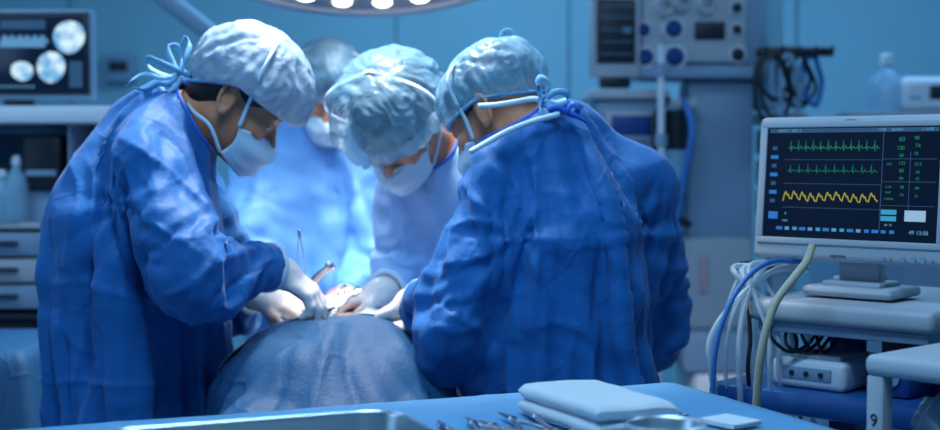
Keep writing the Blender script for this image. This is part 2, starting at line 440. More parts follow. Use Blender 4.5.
# ------------------------------------------------------------------ cloth simulation queue
SIM = []          # (object, frames)
COLL = []
def queue_cloth(o, pin, mass=.25, shrink=-.03, bend=.6, tens=12, quality=5, press=0.0, cdist=.004, grav=1.0):
    vg = o.vertex_groups.new(name='pin')
    for wv in np.unique(np.round(pin, 2)):
        if wv > 0: vg.add([int(i) for i in np.nonzero(np.round(pin, 2) == wv)[0]], float(wv), 'REPLACE')
    md = o.modifiers.new('cloth', 'CLOTH'); s = md.settings
    s.quality = quality; s.mass = mass; s.tension_stiffness = tens; s.compression_stiffness = tens; s.shear_stiffness = 4
    s.bending_stiffness = bend; s.tension_damping = 5; s.compression_damping = 5; s.shear_damping = 5; s.bending_damping = .5; s.air_damping = 2.0
    s.vertex_group_mass = 'pin'; s.pin_stiffness = 1.0; s.shrink_min = shrink
    s.effector_weights.gravity = grav
    if press: s.use_pressure = True; s.uniform_pressure_force = press
    md.collision_settings.distance_min = cdist; md.collision_settings.use_self_collision = False; md.collision_settings.collision_quality = 2
    SIM.append(o)
def collider(o, th=.004):
    md = o.modifiers.new('collision', 'COLLISION'); o.collision.thickness_outer = th; o.collision.cloth_friction = 12; COLL.append(o)
def run_sim(frames_):
    if not SIM: return
    scene.frame_start = 1; scene.frame_end = frames_
    for o in SIM: o.modifiers['cloth'].point_cache.frame_start = 1; o.modifiers['cloth'].point_cache.frame_end = frames_
    for f in range(1, frames_ + 1): scene.frame_set(f)
    dg = bpy.context.evaluated_depsgraph_get(); res = []
    for o in SIM:
        e = o.evaluated_get(dg); n = len(e.data.vertices); co = np.empty(n * 3, np.float32); e.data.vertices.foreach_get('co', co); res.append(co)
    for o, co in zip(SIM, res):
        o.modifiers.remove(o.modifiers['cloth']); o.data.vertices.foreach_set('co', co); o.data.update()
    for o in COLL: o.modifiers.remove(o.modifiers['collision'])
    scene.frame_set(1)

# ------------------------------------------------------------------ the setting
def wallbox(name, c, size, m):
    o = MB().box(c, size).build(name, m, smooth=False); return struct(o)
wallbox('floor', (0, 2.6, -.05), (7.4, 8.4, .1), M['floor'])
wallbox('ceiling', (0, 2.6, CEIL + .05), (7.4, 8.4, .1), M['ceil'])
wallbox('wall_back', (0, 6.75, CEIL / 2), (7.4, .1, CEIL), M['wall'])
wallbox('wall_left', (-3.65, 2.6, CEIL / 2), (.1, 8.4, CEIL), M['wall'])
wallbox('wall_right', (3.65, 2.6, CEIL / 2), (.1, 8.4, CEIL), M['wall'])
wallbox('wall_front', (0, -1.55, CEIL / 2), (7.4, .1, CEIL), M['wall'])
# wall cladding sheets with narrow joints behind the equipment
xs = [-3.6, -1.9, -.35, .47, 1.55, 2.7, 3.6]
for i in range(len(xs) - 1):
    wallbox('trim_%d' % (i + 1), ((xs[i] + xs[i + 1]) / 2, 6.685, 1.53), (xs[i + 1] - xs[i] - .012, .02, 2.9), M['wall_l'])
wallbox('baseboard_back', (0, 6.66, .05), (7.3, .03, .1), M['plast_b'])
for i, (x, y) in enumerate(((-.1, 1.55), (1.4, 3.2), (-1.9, 3.4), (0, 5.2), (1.9, 5.2))):
    t = thing('ceiling_light', ['square ceiling light panel above the instrument table', 'ceiling light panel above the vital signs monitor cart', 'ceiling light panel above the ultrasound workstation', 'ceiling light panel near the back wall above the surgical team', 'ceiling light panel near the back wall above the ventilator tower'][i], 'light', (x, y, CEIL), group='recessed ceiling lights')
    MB().box((0, 0, -.015), (1.22, .72, .03), .004).build('frame', M['plast_w'], t)
    MB().box((0, 0, -.034), (1.1, .6, .01), .002).build('diffuser', M['panel_glow'], t)

# ------------------------------------------------------------------ people
def head_frame(F, U):
    F = unit(F); U = unit(np.array(U) - F * np.dot(F, U)); L = np.cross(U, F); return np.stack([F, L, U], 1)
def hp(c, R, p): return c + R @ np.array(p, float)

def head_prims(c, R):
    def E(p, r): return ell(hp(c, R, p), r, R)
    def C(a, b, ra, rb): return cone(hp(c, R, a), hp(c, R, b), ra, rb)
    P_ = [E((-.012, 0, .03), (.098, .078, .086)) + (.02,), E((.030, 0, -.035), (.062, .060, .080)) + (.03,),
          C((.0, .045, -.06), (.055, .018, -.098), .020, .017) + (.02,), C((.0, -.045, -.06), (.055, -.018, -.098), .020, .017) + (.02,),
          E((.066, 0, -.102), (.022, .024, .018)) + (.012,), C((.084, 0, .008), (.108, 0, -.034), .007, .0115) + (.008,),
          E((.098, .011, -.036), (.011, .007, .008)) + (.005,), E((.098, -.011, -.036), (.011, .007, .008)) + (.005,),
          C((.080, -.036, .016), (.080, .036, .016), .011, .011) + (.015,),
          E((.062, .044, -.028), (.026, .020, .020)) + (.02,), E((.062, -.044, -.028), (.026, .020, .020)) + (.02,),
          C((.088, -.018, -.066), (.088, .018, -.066), .0075, .0075) + (.005,), C((.087, -.016, -.076), (.087, .016, -.076), .0085, .0085) + (.005,)]
    for s in (1, -1):
        # the ear: a tilted shell with a raised rim, hollow in the middle
        n = 14
        ring = [(-.012 - .006 * math.sin(a) + .016 * math.cos(a) * (1 if math.cos(a) < 0 else .75), s * (.083 + .006 * (1 - math.cos(a)) / 2), -.008 + .031 * math.sin(a)) for a in [2 * math.pi * k / n for k in range(n)]]
        for k in range(n): P_.append(C(ring[k], ring[(k + 1) % n], .0042, .0042) + (.003,))
        P_.append(E((-.010, s * .080, -.008), (.016, .006, .029)) + (.005,))
        P_.append(E((-.006, s * .084, -.036), (.008, .005, .008)) + (.004,))
    cuts = [E((.096, .032, .000), (.014, .016, .011)) + (.012,), E((.096, -.032, .000), (.014, .016, .011)) + (.012,)]
    post = [E((.0785, s * .032, .0005), (.0128, .0145, .0115)) + (.004,) for s in (1, -1)]
    return P_, cuts, post

def hand_prims(w, d, n, s, scale=1.0, curl=.5, rm=1.0, grow=0.0, spread=1.0, thumb_in=.3):
    """w wrist, d towards the fingers, n out of the palm, s towards the thumb"""
    d = unit(d); n = unit(np.array(n) - d * np.dot(d, n)); s_ = np.cross(d, n); s_ = s_ if np.dot(s_, s) > 0 else -s_
    w = np.array(w, float); out = []
    L = [.070, .079, .073, .056]; offs = [.029, .0095, -.0095, -.027]; kn = [.088, .092, .088, .080]
    for i in range(4):
        k = w + (d * kn[i] + s_ * offs[i]) * scale
        out.append(cone(w + (d * .012 + s_ * offs[i] * .55) * scale, k, (.0145 * rm + grow) * scale, (.0118 * rm + grow) * scale) + (.012,))
        c = curl[i] if isinstance(curl, (list, tuple)) else curl + .08 * i
        p = k; a = c * .7; lr = [.0102, .0092, .0084, .0075]
        for j, fr in enumerate((.46, .30, .24)):
            dirn = d * math.cos(a) + n * math.sin(a) + s_ * offs[i] * spread * 3 * (1 - j * .3)
            q = p + unit(dirn) * L[i] * fr * scale
            out.append(cone(p, q, (lr[j] * rm + grow) * scale, (lr[j + 1] * rm + grow) * scale) + (.004,)); p = q; a += c * .95
    t0 = w + (d * .024 + s_ * .022 + n * .008) * scale; t1 = t0 + unit(d * .62 + s_ * .72 + n * .25) * .040 * scale
    t2 = t1 + unit(d * .95 + s_ * (.30 - thumb_in) + n * .35) * .032 * scale; t3 = t2 + unit(d * .95 + n * (.45 + curl if not isinstance(curl, (list, tuple)) else .8) * .6 - s_ * thumb_in) * .026 * scale
    out += [cone(t0, t1, (.0165 * rm + grow) * scale, (.0125 * rm + grow) * scale) + (.010,), cone(t1, t2, (.0118 * rm + grow) * scale, (.0105 * rm + grow) * scale) + (.004,),
            cone(t2, t3, (.0102 * rm + grow) * scale, (.0085 * rm + grow) * scale) + (.004,)]
    out.append(ell(w + (d * .045 + n * .004) * scale, (.040 * scale * rm, .034 * scale * rm, .0135 * scale * rm), np.stack([d, s_, n], 1)) + (.015 if rm >= 1 else .006,))
    return out

def cap_mesh(c, R, rad, cen, rim, pleats=26, seed=1, tuck=.012, amp=.045):
    """bouffant cap: gathered dome, its rim plane given by heights (front, side, nape)"""
    NT, NP = 150, 46; V = []; rs = np.random.RandomState(seed)
    ph = rs.rand(6) * 6.28
    front, side, nape = rim
    hr = np.array((.104, .085, .1))
    for j in range(NP + 1):
        t = j / NP
        for i in range(NT):
            th = 2 * math.pi * i / NT; cx, sy = math.cos(th), math.sin(th)
            zr = side + (front - side) * max(0, cx) ** 1.4 + (nape - side) * max(0, -cx) ** 1.2
            zc = (zr - cen[2]) / rad[2]; zc = max(-.93, min(.8, zc)); phr = math.acos(zc)
            tt = min(1, t / .93); phi = phr * tt
            wob = math.sin(pleats * th + 1.5 * math.sin(3 * th + ph[0]) + ph[1]) * .6 + math.sin(pleats * .43 * th + ph[2] + 2 * math.sin(2 * th + ph[3])) * .7 + .5 * math.sin((pleats * 1.7) * th + ph[4] + 3 * t)
            a = amp * wob * (tt ** 1.6) * (.35 + .65 * abs(math.sin(1.3 * th + ph[5]))) + .018 * math.sin(5 * th + ph[2] + 6 * t) * math.sin(3.0 * t * math.pi)
            r = 1 + a
            p = np.array((cen[0] + rad[0] * math.sin(phi) * cx * r, cen[1] + rad[1] * math.sin(phi) * sy * r, cen[2] + rad[2] * math.cos(phi) * (1 + .4 * a)))
            if t > .93:
                q = (t - .93) / .07; head = np.array((hr[0] * cx * .97 - .004, hr[1] * sy * .99, zr - .006 * q))
                e = p * (1 - q) + head * q; p = np.array((e[0], e[1], p[2] - .008 * math.sin(q * math.pi)))
            V.append(p)
    V = np.array(V); cc = np.array(cen); rel = V - cc; rn = rel / (np.linalg.norm(rel, axis=1)[:, None] + 1e-9); th_ = np.arctan2(rel[:, 1], rel[:, 0]); el_ = rn[:, 2]
    cr_ = np.stack([np.cos(th_) * 2.2, np.sin(th_) * 2.2, el_ * .8], 1)
    dd = (vnoise(rn, 2.0, seed + 7) - .5) * .012
    wq = rn + (np.stack([vnoise(rn, 2.2, seed + 31), vnoise(rn, 2.2, seed + 32), vnoise(rn, 2.2, seed + 33)], 1) - .5) * .5
    for i_ in range(12):
        dv_ = unit(rs.randn(3) * np.array((1, 1, .35))); fq_ = 1.6 + 3.2 * rs.rand()
        dd += (tri(wq @ dv_ * fq_ + rs.rand()) - .5) * (.010 / fq_ ** .5) * .34 * smooth01((vnoise(rn + rs.rand(3) * 5, 2.4, seed + 40 + i_) - .42) / .2)
    dd += (tri(th_ * 9 / 6.283 * 2 + vnoise(rn, 3.0, seed + 70) * 3.2) - .5) * .0050 * (1 - np.abs(el_) ** 3) * smooth01((vnoise(rn, 2.0, seed + 71) - .35) / .25) * smooth01((.97 - el_) / .1)
    dd *= np.concatenate([np.full(NT, min(1.0, 1.0 if j < NP * .9 else (NP - j) / (NP * .1))) for j in range(NP + 1)])
    V = V + rn * dd[:, None]; V = [hp(c, R, p) for p in V]
    F = [(j * NT + i, j * NT + (i + 1) % NT, (j + 1) * NT + (i + 1) % NT, (j + 1) * NT + i) for j in range(NP) for i in range(NT)]
    band = []
    for i in range(48):
        th = 2 * math.pi * i / 48; cx, sy = math.cos(th), math.sin(th)
        zr = side + (front - side) * max(0, cx) ** 1.4 + (nape - side) * max(0, -cx) ** 1.2
        band.append(hp(c, R, (hr[0] * cx * 1.0 - .004, hr[1] * sy * 1.02, zr - .006)))
    return V, F, band

def mask_mesh(c, R, z0=-.124, z1=-.022, bulge=.008):
    """pleated surgical mask lying over nose, mouth and chin"""
    NU, NV = 40, 26; V = []
    for j in range(NV + 1):
        v = j / NV; z = z0 + (z1 - z0) * v
        for i in range(NU + 1):
            u = i / NU * 2 - 1; a = u * 1.30
            mid = math.exp(-(u / .42) ** 2); prof = (.082 + .020 * math.sin(v * math.pi) + (.024 * math.exp(-((v - .82) / .20) ** 2)) * math.exp(-(u / .22) ** 2) + .010 * math.exp(-((v - .22) / .3) ** 2) * mid)
            fx = prof * (math.cos(a) ** .8 if math.cos(a) > 0 else 0) + .014 + bulge * math.cos(a) * math.sin(v * math.pi) * .7
            sy = (.060 + .014 * v) * math.sin(a) / math.sin(1.30)
            pl = .0048 * math.sin(v * 4 * math.pi * 1.05) * (1 - abs(u)) ** .6 * (1 if .12 < v < .9 else 0)
            zz = z + .012 * (abs(u) ** 2) * (.5 - v) * 2 * 1.6 - (.006 * mid if v > .9 else 0)
            V.append(hp(c, R, (fx + pl, sy, zz)))
    F = [(j * (NU + 1) + i, j * (NU + 1) + i + 1, (j + 1) * (NU + 1) + i + 1, (j + 1) * (NU + 1) + i) for j in range(NV) for i in range(NU)]
    cor = [V[0], V[NU], V[NV * (NU + 1)], V[NV * (NU + 1) + NU]]   # lower(-y), lower(+y), upper(-y), upper(+y) in head frame
    return V, F, cor

PEOPLE = []
def person(label, J, hF, hU, fwd, gown_m, cap, skin_m, hands=(), bh=.007, gh=.015, fine_head=.0035, group='surgical team', scale_cap=1.0, gown_r=1.0, sim=True, hair_bulk=.004, straps=True, short=False, flare=1.0, arm_r=1.0, press=.0):
    J = {k: np.array(v, float) for k, v in J.items()}
    root = thing('person', label, 'person', (J['pelvis'][0], J['pelvis'][1], 0), group=None)
    o3 = np.array(root.location)
    fwd = unit((fwd[0], fwd[1], 0)); side = np.array((-fwd[1], fwd[0], 0))   # side = the person's left
    R = head_frame(hF, hU); c = J['head']
    hpz, cuts, post = head_prims(c, R)
    neck_top = hp(c, R, (-.028, 0, -.055))
    pv = J['pelvis']; ch = J['chest']; c7 = J['c7']
    body = list(hpz)
    body += [cone(neck_top, c7, .054, .062) + (.02,), cone(hp(c, R, (.0, 0, -.085)), c7 + fwd * .03 - np.array((0, 0, .05)), .042, .055) + (.02,)]
    for s_ in ('L', 'R'):
        body += [cone(c7 - np.array((0, 0, .03)), J['sh' + s_], .058, .055) + (.03,), cone(J['sh' + s_], J['el' + s_], .050 * arm_r, .040) + (.02,), cone(J['el' + s_], J['wr' + s_], .040, .023) + (.015,)]
    body += [cone(c7 - np.array((0, 0, .10)), ch, .115, .135, (fwd, .75)) + (.05,), cone(ch, pv, .135, .14, (fwd, .75)) + (.05,)]
    legs = []
    for sg in (1, -1):
        hip = pv + side * .072 * sg - np.array((0, 0, .03)); kn = np.array((hip[0] + fwd[0] * .02, hip[1] + fwd[1] * .02, .49)); an = np.array((kn[0] - fwd[0] * .02 + side[0] * sg * .02, kn[1] - fwd[1] * .02 + side[1] * sg * .02, .09))
        toe = an + fwd * .15 - np.array((0, 0, .055)); heel = an - fwd * .035 - np.array((0, 0, .045)); legs.append((hip, kn, an, toe, heel))
        body += [cone(hip, kn, .070, .052) + (.03,), cone(kn, an, .052, .034) + (.02,), cone(heel, toe, .030, .024) + (.015,)]
    gl = []
    for hd in hands:
        w_ = J['wr' + hd['s']]
        body += hand_prims(w_, hd['d'], hd['n'], hd['t'], 1.0, hd.get('curl', .5), .62)
        gl.append(hand_prims(w_, hd['d'], hd['n'], hd['t'], 1.0, hd.get('curl', .5), 1.0, .0008))
    lo_h, hi_h = c - .13, c + .13
    fine = [(a, lo_h[a], hi_h[a], fine_head) for a in range(3)] if fine_head < bh else []
    V, F, vol = prims_mesh(body, bh, fine=fine, cuts=cuts, sm=1, post=post)
    bo = link('body', fast_mesh('body', V - o3, F), M[skin_m], root)
    for sg in (1, -1):   # eyes sit in the sockets
        bw = [hp(c, R, (.0925 - .006 * abs(a_), sg * (.016 + .030 * a_), .020 + .006 * math.sin(a_ * 2.6))) - o3 for a_ in (0, .25, .5, .75, 1)]
        MB().tube(bw, .0034, 6, taper=lambda q_: 1 - .5 * q_).build('eyebrow', M['hair'], root)
        ls = [hp(c, R, (.0895 - .010 * abs(a_ - .4), sg * (.020 + .026 * a_), -.0055 + .001 * math.sin(a_ * 3))) - o3 for a_ in (0, .25, .5, .75, 1)]
        MB().tube(ls, .0012, 5).build('eyelash', M['hair'], root)
        MB().lathe([(0.0001, -.0115), (.006, -.0098), (.0098, -.006), (.0115, 0), (.0098, .006), (.006, .0098), (.0001, .0115)], hp(c, R, (.0785, .032 * sg, -.0025)) - o3, 16).build('eye', M['eye'], root)
    # hair under the cap, down to the nape
    hv, hf, _ = prims_mesh([ell(hp(c, R, (-.016, 0, .034)), (.099 + hair_bulk, .079 + hair_bulk, .087 + hair_bulk), R) + (.02,), ell(hp(c, R, (-.062, 0, -.025)), (.044, .058, .050), R) + (.02,)], .006,
                          cuts=[ell(hp(c, R, (.085, 0, -.055)), (.085, .12, .075), R) + (.01,), ell(hp(c, R, (.0, 0, -.16)), (.1, .12, .085), R) + (.008,)] + [ell(hp(c, R, (.0, .085 * q, -.028)), (.034, .03, .042), R) + (.006,) for q in (1, -1)])
    if short: hv, hf = del_verts(hv, hf, (((hv - c) @ R)[:, 2] < .004))
    link('hair', fast_mesh('hair', hv - o3, hf), M['hair'], root)
    cV, cF, band = cap_mesh(c, R, np.array(cap['rad']), cap['cen'], cap['rim'], cap.get('pleats', 26), cap.get('seed', 1), amp=cap.get('amp', .045))
    co = link('bouffant_cap', mesh_np('cap', off(cV, root), cF), M[cap['m']], root)
    tV, tF = tube_np(np.array(band + band[:1]) - o3, .0042, 6); link('elastic_band', mesh_np('band', tV, tF), M['band'], co)
    mV, mF, cor = mask_mesh(c, R)
    mo = link('face_mask', mesh_np('mask', off(mV, root), mF), M['mask'], root)
    sd = mo.modifiers.new('s', 'SOLIDIFY'); sd.thickness = .0025
    if straps:
        for q, (lowc, upc) in ((-1, (cor[0], cor[2])), (1, (cor[1], cor[3]))):
            up = [upc, hp(c, R, (.030, q * .083, .0)), hp(c, R, (.022, q * .098, .035)), hp(c, R, (.012, q * (cap['rad'][1] + .002), .075)), hp(c, R, (-.002, q * cap['rad'][1] * .8, cap['cen'][2] + cap['rad'][2] * .68)), hp(c, R, (-.024, q * .001, cap['cen'][2] + cap['rad'][2] * .995))]
            if cap.get('up', True):
                v_, f_ = ribbon_np(up, .008, R[:, 0]); link('mask_tie', mesh_np('tie', off(v_, root), f_), M['strap'], mo)
            lw = [lowc, hp(c, R, (-.005, q * .076, -.075)), hp(c, R, (-.05, q * .066, -.075)), hp(c, R, (-.088, q * .02, -.070))]
            v_, f_ = ribbon_np(lw, .008, R[:, 2]); link('mask_tie', mesh_np('tie', off(v_, root), f_), M['strap'], mo)
    # gloves, cuffs up to the wrist
    for hd, gp in zip(hands, gl):
        w_, e_ = J['wr' + hd['s']], J['el' + hd['s']]; cu = w_ + unit(e_ - w_) * .05
        gp = gp + [cone(cu, w_ + unit(hd['d']) * .02, .037, .034) + (.012,)]
        gV, gF, _ = prims_mesh(gp, .0036 if bh < .008 else .005)
        n_ = unit(e_ - w_); bad = ((gV - (w_ + n_ * .045)) @ n_) > 0; gV, gF = del_verts(gV, gF, bad)
        nz = vnoise(gV, 55, 3) - .5; gV = gV + nz[:, None] * .0015
        link('glove', fast_mesh('glove', gV - o3, gF), M[hd.get('m', 'glove')], root)
    # trousers and shoes
    tp = []
    for hip, kn, an, toe, heel in legs: tp += [cone(hip - np.array((0, 0, .06)), kn, .076, .070) + (.02,), cone(kn, an + np.array((0, 0, .03)), .078, .068) + (.02,)]
    tV, tF, _ = prims_mesh(tp, .018); link('trousers', fast_mesh('trousers', tV - o3, tF), M[gown_m], root)
    for hip, kn, an, toe, heel in legs:
        up = np.array((0, 0, .012)); sV, sF, _ = prims_mesh([cone(heel + up * .4, toe + up * .2, .042, .036) + (.02,), cone(heel + up, an, .042, .046) + (.02,)], .010)
        sV[:, 2] = np.maximum(sV[:, 2], 0.001); link('shoe', fast_mesh('shoe', sV - o3, sF), M['navy'], root)
    # gown
    g = gown_r; low = np.array((pv[0], pv[1], .34))
    gp = [cone(c7 - np.array((0, 0, .05)) - fwd * .005, ch, .155 * g, .185 * g, (fwd, .80)) + (.05,), cone(ch, pv, .185 * g, .20 * g * flare, (fwd, .86)) + (.06,), cone(pv, low, .20 * g * flare, .25 * g * flare, (fwd, .9)) + (.06,)]
    for s_ in ('L', 'R'):
        gp += [cone(c7 - np.array((0, 0, .035)), J['sh' + s_], .085, .082 * arm_r) + (.05,), cone(J['sh' + s_], J['el' + s_], .092 * arm_r, .090 * arm_r) + (.03,), cone(J['el' + s_], J['wr' + s_], .088 * arm_r, .044) + (.03,)]
    gV, gF, gvol = prims_mesh(gp, gh, sm=3)
    nd = unit(c7 - neck_top); a0 = neck_top; seg = c7 + nd * .02 - a0; tpar = np.clip(((gV - a0) @ seg) / (seg @ seg), -.5, 1.0)
    dn = np.linalg.norm(gV - (a0 + tpar[:, None] * seg), axis=1)
    bad = (dn < .078) & (((gV - c7) @ nd) < .012)
    dw = []
    for hd in ('L', 'R'):
        w_, e_ = J['wr' + hd], J['el' + hd]; n_ = unit(w_ - e_); ax = (gV - w_) @ n_; rd = np.linalg.norm(gV - w_ - ax[:, None] * n_, axis=1)
        bad |= (ax > -.012) & (rd < .09) & (ax < .1); dw.append((w_, n_))
    bad |= gV[:, 2] < .36
    gV, gF = del_verts(gV, gF, bad)
    tpar = np.clip(((gV - a0) @ seg) / (seg @ seg), -.5, 1.0); dn = np.linalg.norm(gV - (a0 + tpar[:, None] * seg), axis=1)
    pin = np.clip(1.3 - (dn - .078) / .035, 0, 1)
    for w_, n_ in dw: pin = np.maximum(pin, np.clip(1.3 - np.linalg.norm(gV - w_, axis=1) / .085, 0, 1))
    go = link('gown', fast_mesh('gown', gV - o3, gF), M[gown_m], root)
    if sim: queue_cloth(go, pin, press=press, grav=.45, shrink=-.05, bend=2.5, tens=18); collider(bo)
    PEOPLE.append(dict(J=J, root=root, gown=go, R=R, c=c, body=bo, sim=sim))
    return PEOPLE[-1]

# --- right surgeon: back to the camera, head bowed to the left
A = person('surgeon seen from behind on the right, back to the camera, in a crisp blue gown',
    dict(head=P(495, 111, 2.80), c7=P(560, 158, 2.77), chest=P(566, 245, 2.74), pelvis=P(577, 385, 2.76), shL=P(497, 190, 2.72), shR=P(640, 182, 2.80),
         elL=P(455, 318, 2.66), wrL=P(418, 300, 2.90), elR=P(665, 300, 2.92), wrR=P(600, 330, 3.08)),
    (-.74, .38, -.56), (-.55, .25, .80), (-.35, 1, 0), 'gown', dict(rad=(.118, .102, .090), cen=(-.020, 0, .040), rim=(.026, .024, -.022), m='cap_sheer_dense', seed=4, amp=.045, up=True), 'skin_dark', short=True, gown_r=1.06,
    hands=[dict(s='L', d=(-.85, .35, -.45), n=(0.1, -.1, -1), t=(0, 1, .2), curl=.45, m='glove'), dict(s='R', d=(-.9, .2, -.2), n=(0, 0, -1), t=(0, 1, 0), curl=.5)],
    bh=.007, gh=.0135, fine_head=.0038)
# --- left surgeon: in profile facing right
B = person('surgeon on the left in profile, facing right, in a shiny pale cap',
    dict(head=P(240, 99, 2.90), c7=P(153, 126, 2.92), chest=P(104, 220, 2.92), pelvis=P(101, 385, 2.92), shR=P(134, 158, 2.76), shL=P(170, 155, 3.08),
         elR=P(190, 255, 2.68), wrR=P(276, 268, 2.86), elL=P(220, 270, 3.12), wrL=P(262, 296, 3.00)),
    (.77, .05, -.64), (.60, 0, .80), (1, .12, 0), 'gown', dict(rad=(.134, .114, .112), cen=(-.002, 0, .050), rim=(.032, .032, -.034), m='cap_white', seed=9, amp=.026, pleats=22), 'skin_dark', gown_r=1.10,
    hands=[dict(s='R', d=(.80, .10, -.60), n=(-.35, .25, -.9), t=(.1, 1, .1), curl=.50), dict(s='L', d=(.85, -.05, -.35), n=(0, .2, -1), t=(.1, -1, .3), curl=.55)],
    bh=.007, gh=.0135, fine_head=.0038)
# --- middle surgeon: facing the camera, head bowed low
C_ = person('surgeon facing the camera with head bowed low between the two nearest surgeons',
    dict(head=P(396, 124, 3.12), c7=P(440, 150, 3.30), chest=P(468, 240, 3.42), pelvis=P(540, 385, 3.46), shR=P(418, 190, 3.32), shL=P(490, 180, 3.44),
         elR=P(418, 268, 3.34), wrR=P(385, 292, 3.14), elL=P(470, 318, 3.12), wrL=P(420, 333, 2.88)),
    (-.22, -.52, -.82), (-.30, -.62, .66), (-.35, -1, 0), 'gown_bright_lit', dict(rad=(.148, .136, .118), cen=(-.010, 0, .045), rim=(.030, .026, -.034), m='cap_sheer', seed=12, amp=.05, pleats=24), 'skin', hair_bulk=.016,
    hands=[dict(s='R', d=(-.92, -.25, -.28), n=(0, -.2, -1), t=(0, -1, .3), curl=.45), dict(s='L', d=(-.95, .15, .10), n=(0, .1, -1), t=(0, .9, .4), curl=.35)],
    bh=.008, gh=.016, fine_head=.005, gown_r=.92)
# --- surgeon at the far end, out of focus
D = person('blurred surgeon standing farthest back behind the others at the operating table',
    dict(head=P(327, 92, 4.02), c7=P(316, 118, 4.14), chest=P(306, 215, 4.18), pelvis=P(306, 345, 4.20), shR=P(256, 165, 4.14), shL=P(366, 165, 4.14),
         elR=P(236, 262, 4.0), wrR=P(285, 300, 3.80), elL=P(375, 265, 4.0), wrL=P(345, 302, 3.80)),
    (.05, -.85, -.52), (0, -.5, .85), (0, -1, 0), 'gown_lamplit', dict(rad=(.122, .114, .104), cen=(-.012, 0, .045), rim=(.030, .026, -.034), m='cap_blue', seed=20, amp=.04), 'skin',
    hands=[dict(s='R', d=(.6, -.7, -.3), n=(0, 0, -1), t=(.3, 0, .3), curl=.5), dict(s='L', d=(-.6, -.7, -.3), n=(0, 0, -1), t=(-.3, 0, .3), curl=.5)],
    bh=.009, gh=.020, fine_head=.006)

# ------------------------------------------------------------------ patient, operating table, drape
TX = -.262
TZ = .86
t = thing('operating_table', 'padded operating table hidden under the blue drape between the surgeons', 'operating table', (TX, 3.1, 0))
MB().box((0, 0, TZ - .04), (.46, 1.28, .08), .03, seg=3).build('mattress', M['plast_dk'], t)
MB().box((0, 0, TZ - .10), (.44, 1.24, .04), .008).build('table_frame', M['steel_dk'], t)
MB().box((0, .05, .45), (.22, .30, .64), .03).build('column', M['steel_dk'], t)
MB().box((0, .05, .06), (.50, .80, .12), .03).build('base', M['plast_w'], t)
pt = thing('person', 'patient lying under the blue surgical drape between the surgeons', 'person', (TX, 3.1, TZ))
o3 = np.array(pt.location); X0 = TX
zc = TZ + .082
pb = [ell((X0, 2.82, TZ + .078), (.075, .098, .088)) + (.02,), cone((X0, 2.84, TZ + .08), (X0, 2.96, TZ + .08), .055, .06) + (.02,), cone((X0 - .13, 2.99, TZ + .075), (X0 + .13, 2.99, TZ + .075), .065, .065) + (.04,),
      cone((X0, 3.03, zc - .01), (X0, 3.30, zc - .015), .14, .125, (np.array((0, 0, 1.0)), .72)) + (.05,), cone((X0, 3.30, zc - .01), (X0, 3.50, TZ + .09), .13, .14, (np.array((0, 0, 1.0)), .66)) + (.04,)]
for s in (1, -1):
    pb += [cone((X0 + s * .15, 3.0, TZ + .07), (X0 + s * .19, 3.20, TZ + .055), .045, .038) + (.02,), cone((X0 + s * .17, 3.22, TZ + .055), (X0 + s * .155, 3.44, TZ + .045), .037, .026) + (.02,)]
    pb += hand_prims((X0 + s * .155, 3.44, TZ + .042), (-s * .1, 1, 0), (0, 0, -1), (-s, 0, 0), .95, .25, .9)
    pb += [cone((X0 + s * .08, 3.50, TZ + .085), (X0 + s * .085, 3.80, TZ + .10), .08, .055) + (.03,), cone((X0 + s * .085, 3.80, TZ + .10), (X0 + s * .09, 3.86, .47), .055, .036) + (.02,), cone((X0 + s * .09, 3.86, .47), (X0 + s * .09, 3.99, .43), .034, .026) + (.02,)]
V, F, _ = prims_mesh(pb, .010, sm=1); pbo = link('body', fast_mesh('body', V - o3, F), M['skin'], pt)

# rounded volume the cloth settles on while it falls; removed afterwards
sv, sf, _ = prims_mesh([ell((TX, 2.84, TZ + .02), (.25, .28, .158)) + (.05,), cone((TX - .08, 2.88, TZ + .02), (TX - .05, 3.6, TZ + .03), .125, .12) + (.05,), cone((TX + .08, 2.88, TZ + .02), (TX + .05, 3.6, TZ + .03), .125, .12) + (.05,)], .02)
col_o = link('support', fast_mesh('support', sv, sf), None); col_t = MB().box((TX, 3.1, TZ - .3), (.46, 1.28, .6), .03).build('support', None)
def grid_cloth(name, x0, x1, y0, y1, z, h):
    nx = int((x1 - x0) / h) + 1; ny = int((y1 - y0) / h) + 1
    X, Y = np.meshgrid(np.linspace(x0, x1, nx), np.linspace(y0, y1, ny), indexing='ij'); V = np.stack([X.ravel(), Y.ravel(), np.full(X.size, z)], 1)
    V[:, 2] += (vnoise(V, 9, 2) - .5) * .012
    I, J_ = np.meshgrid(np.arange(nx - 1), np.arange(ny - 1), indexing='ij'); a = (I * ny + J_).ravel(); F = np.stack([a, a + ny, a + ny + 1, a + 1], 1)
    return V, F
V, F = grid_cloth('d', TX - .50, TX + .50, 2.02, 3.62, TZ + .235, .017)
# opening (fenestration) over the operating site
hx, hy = TX - .02, 3.19
bad = (np.abs(V[:, 0] - hx) < .055) & (np.abs(V[:, 1] - hy) < .08); V, F = del_verts(V, F, bad)
dr = link('surgical_drape', fast_mesh('drape', V, F), M['drape']); tag(dr, 'large blue surgical drape spread over the patient in front of the surgeons', 'drape')
pin = ((np.abs(V[:, 0] - hx) < .118) & (np.abs(V[:, 1] - hy) < .148)).astype(float) * .0
run_sim(28)
SIM.clear(); COLL.clear()
collider(col_o, .004); collider(col_t, .004)
collider(pbo, .005)
queue_cloth(dr, np.zeros(len(V)), mass=.35, shrink=0, bend=1.5, tens=15, cdist=.006)
run_sim(45)
COLL.clear()
bpy.data.objects.remove(col_o, do_unlink=True); bpy.data.objects.remove(col_t, do_unlink=True)

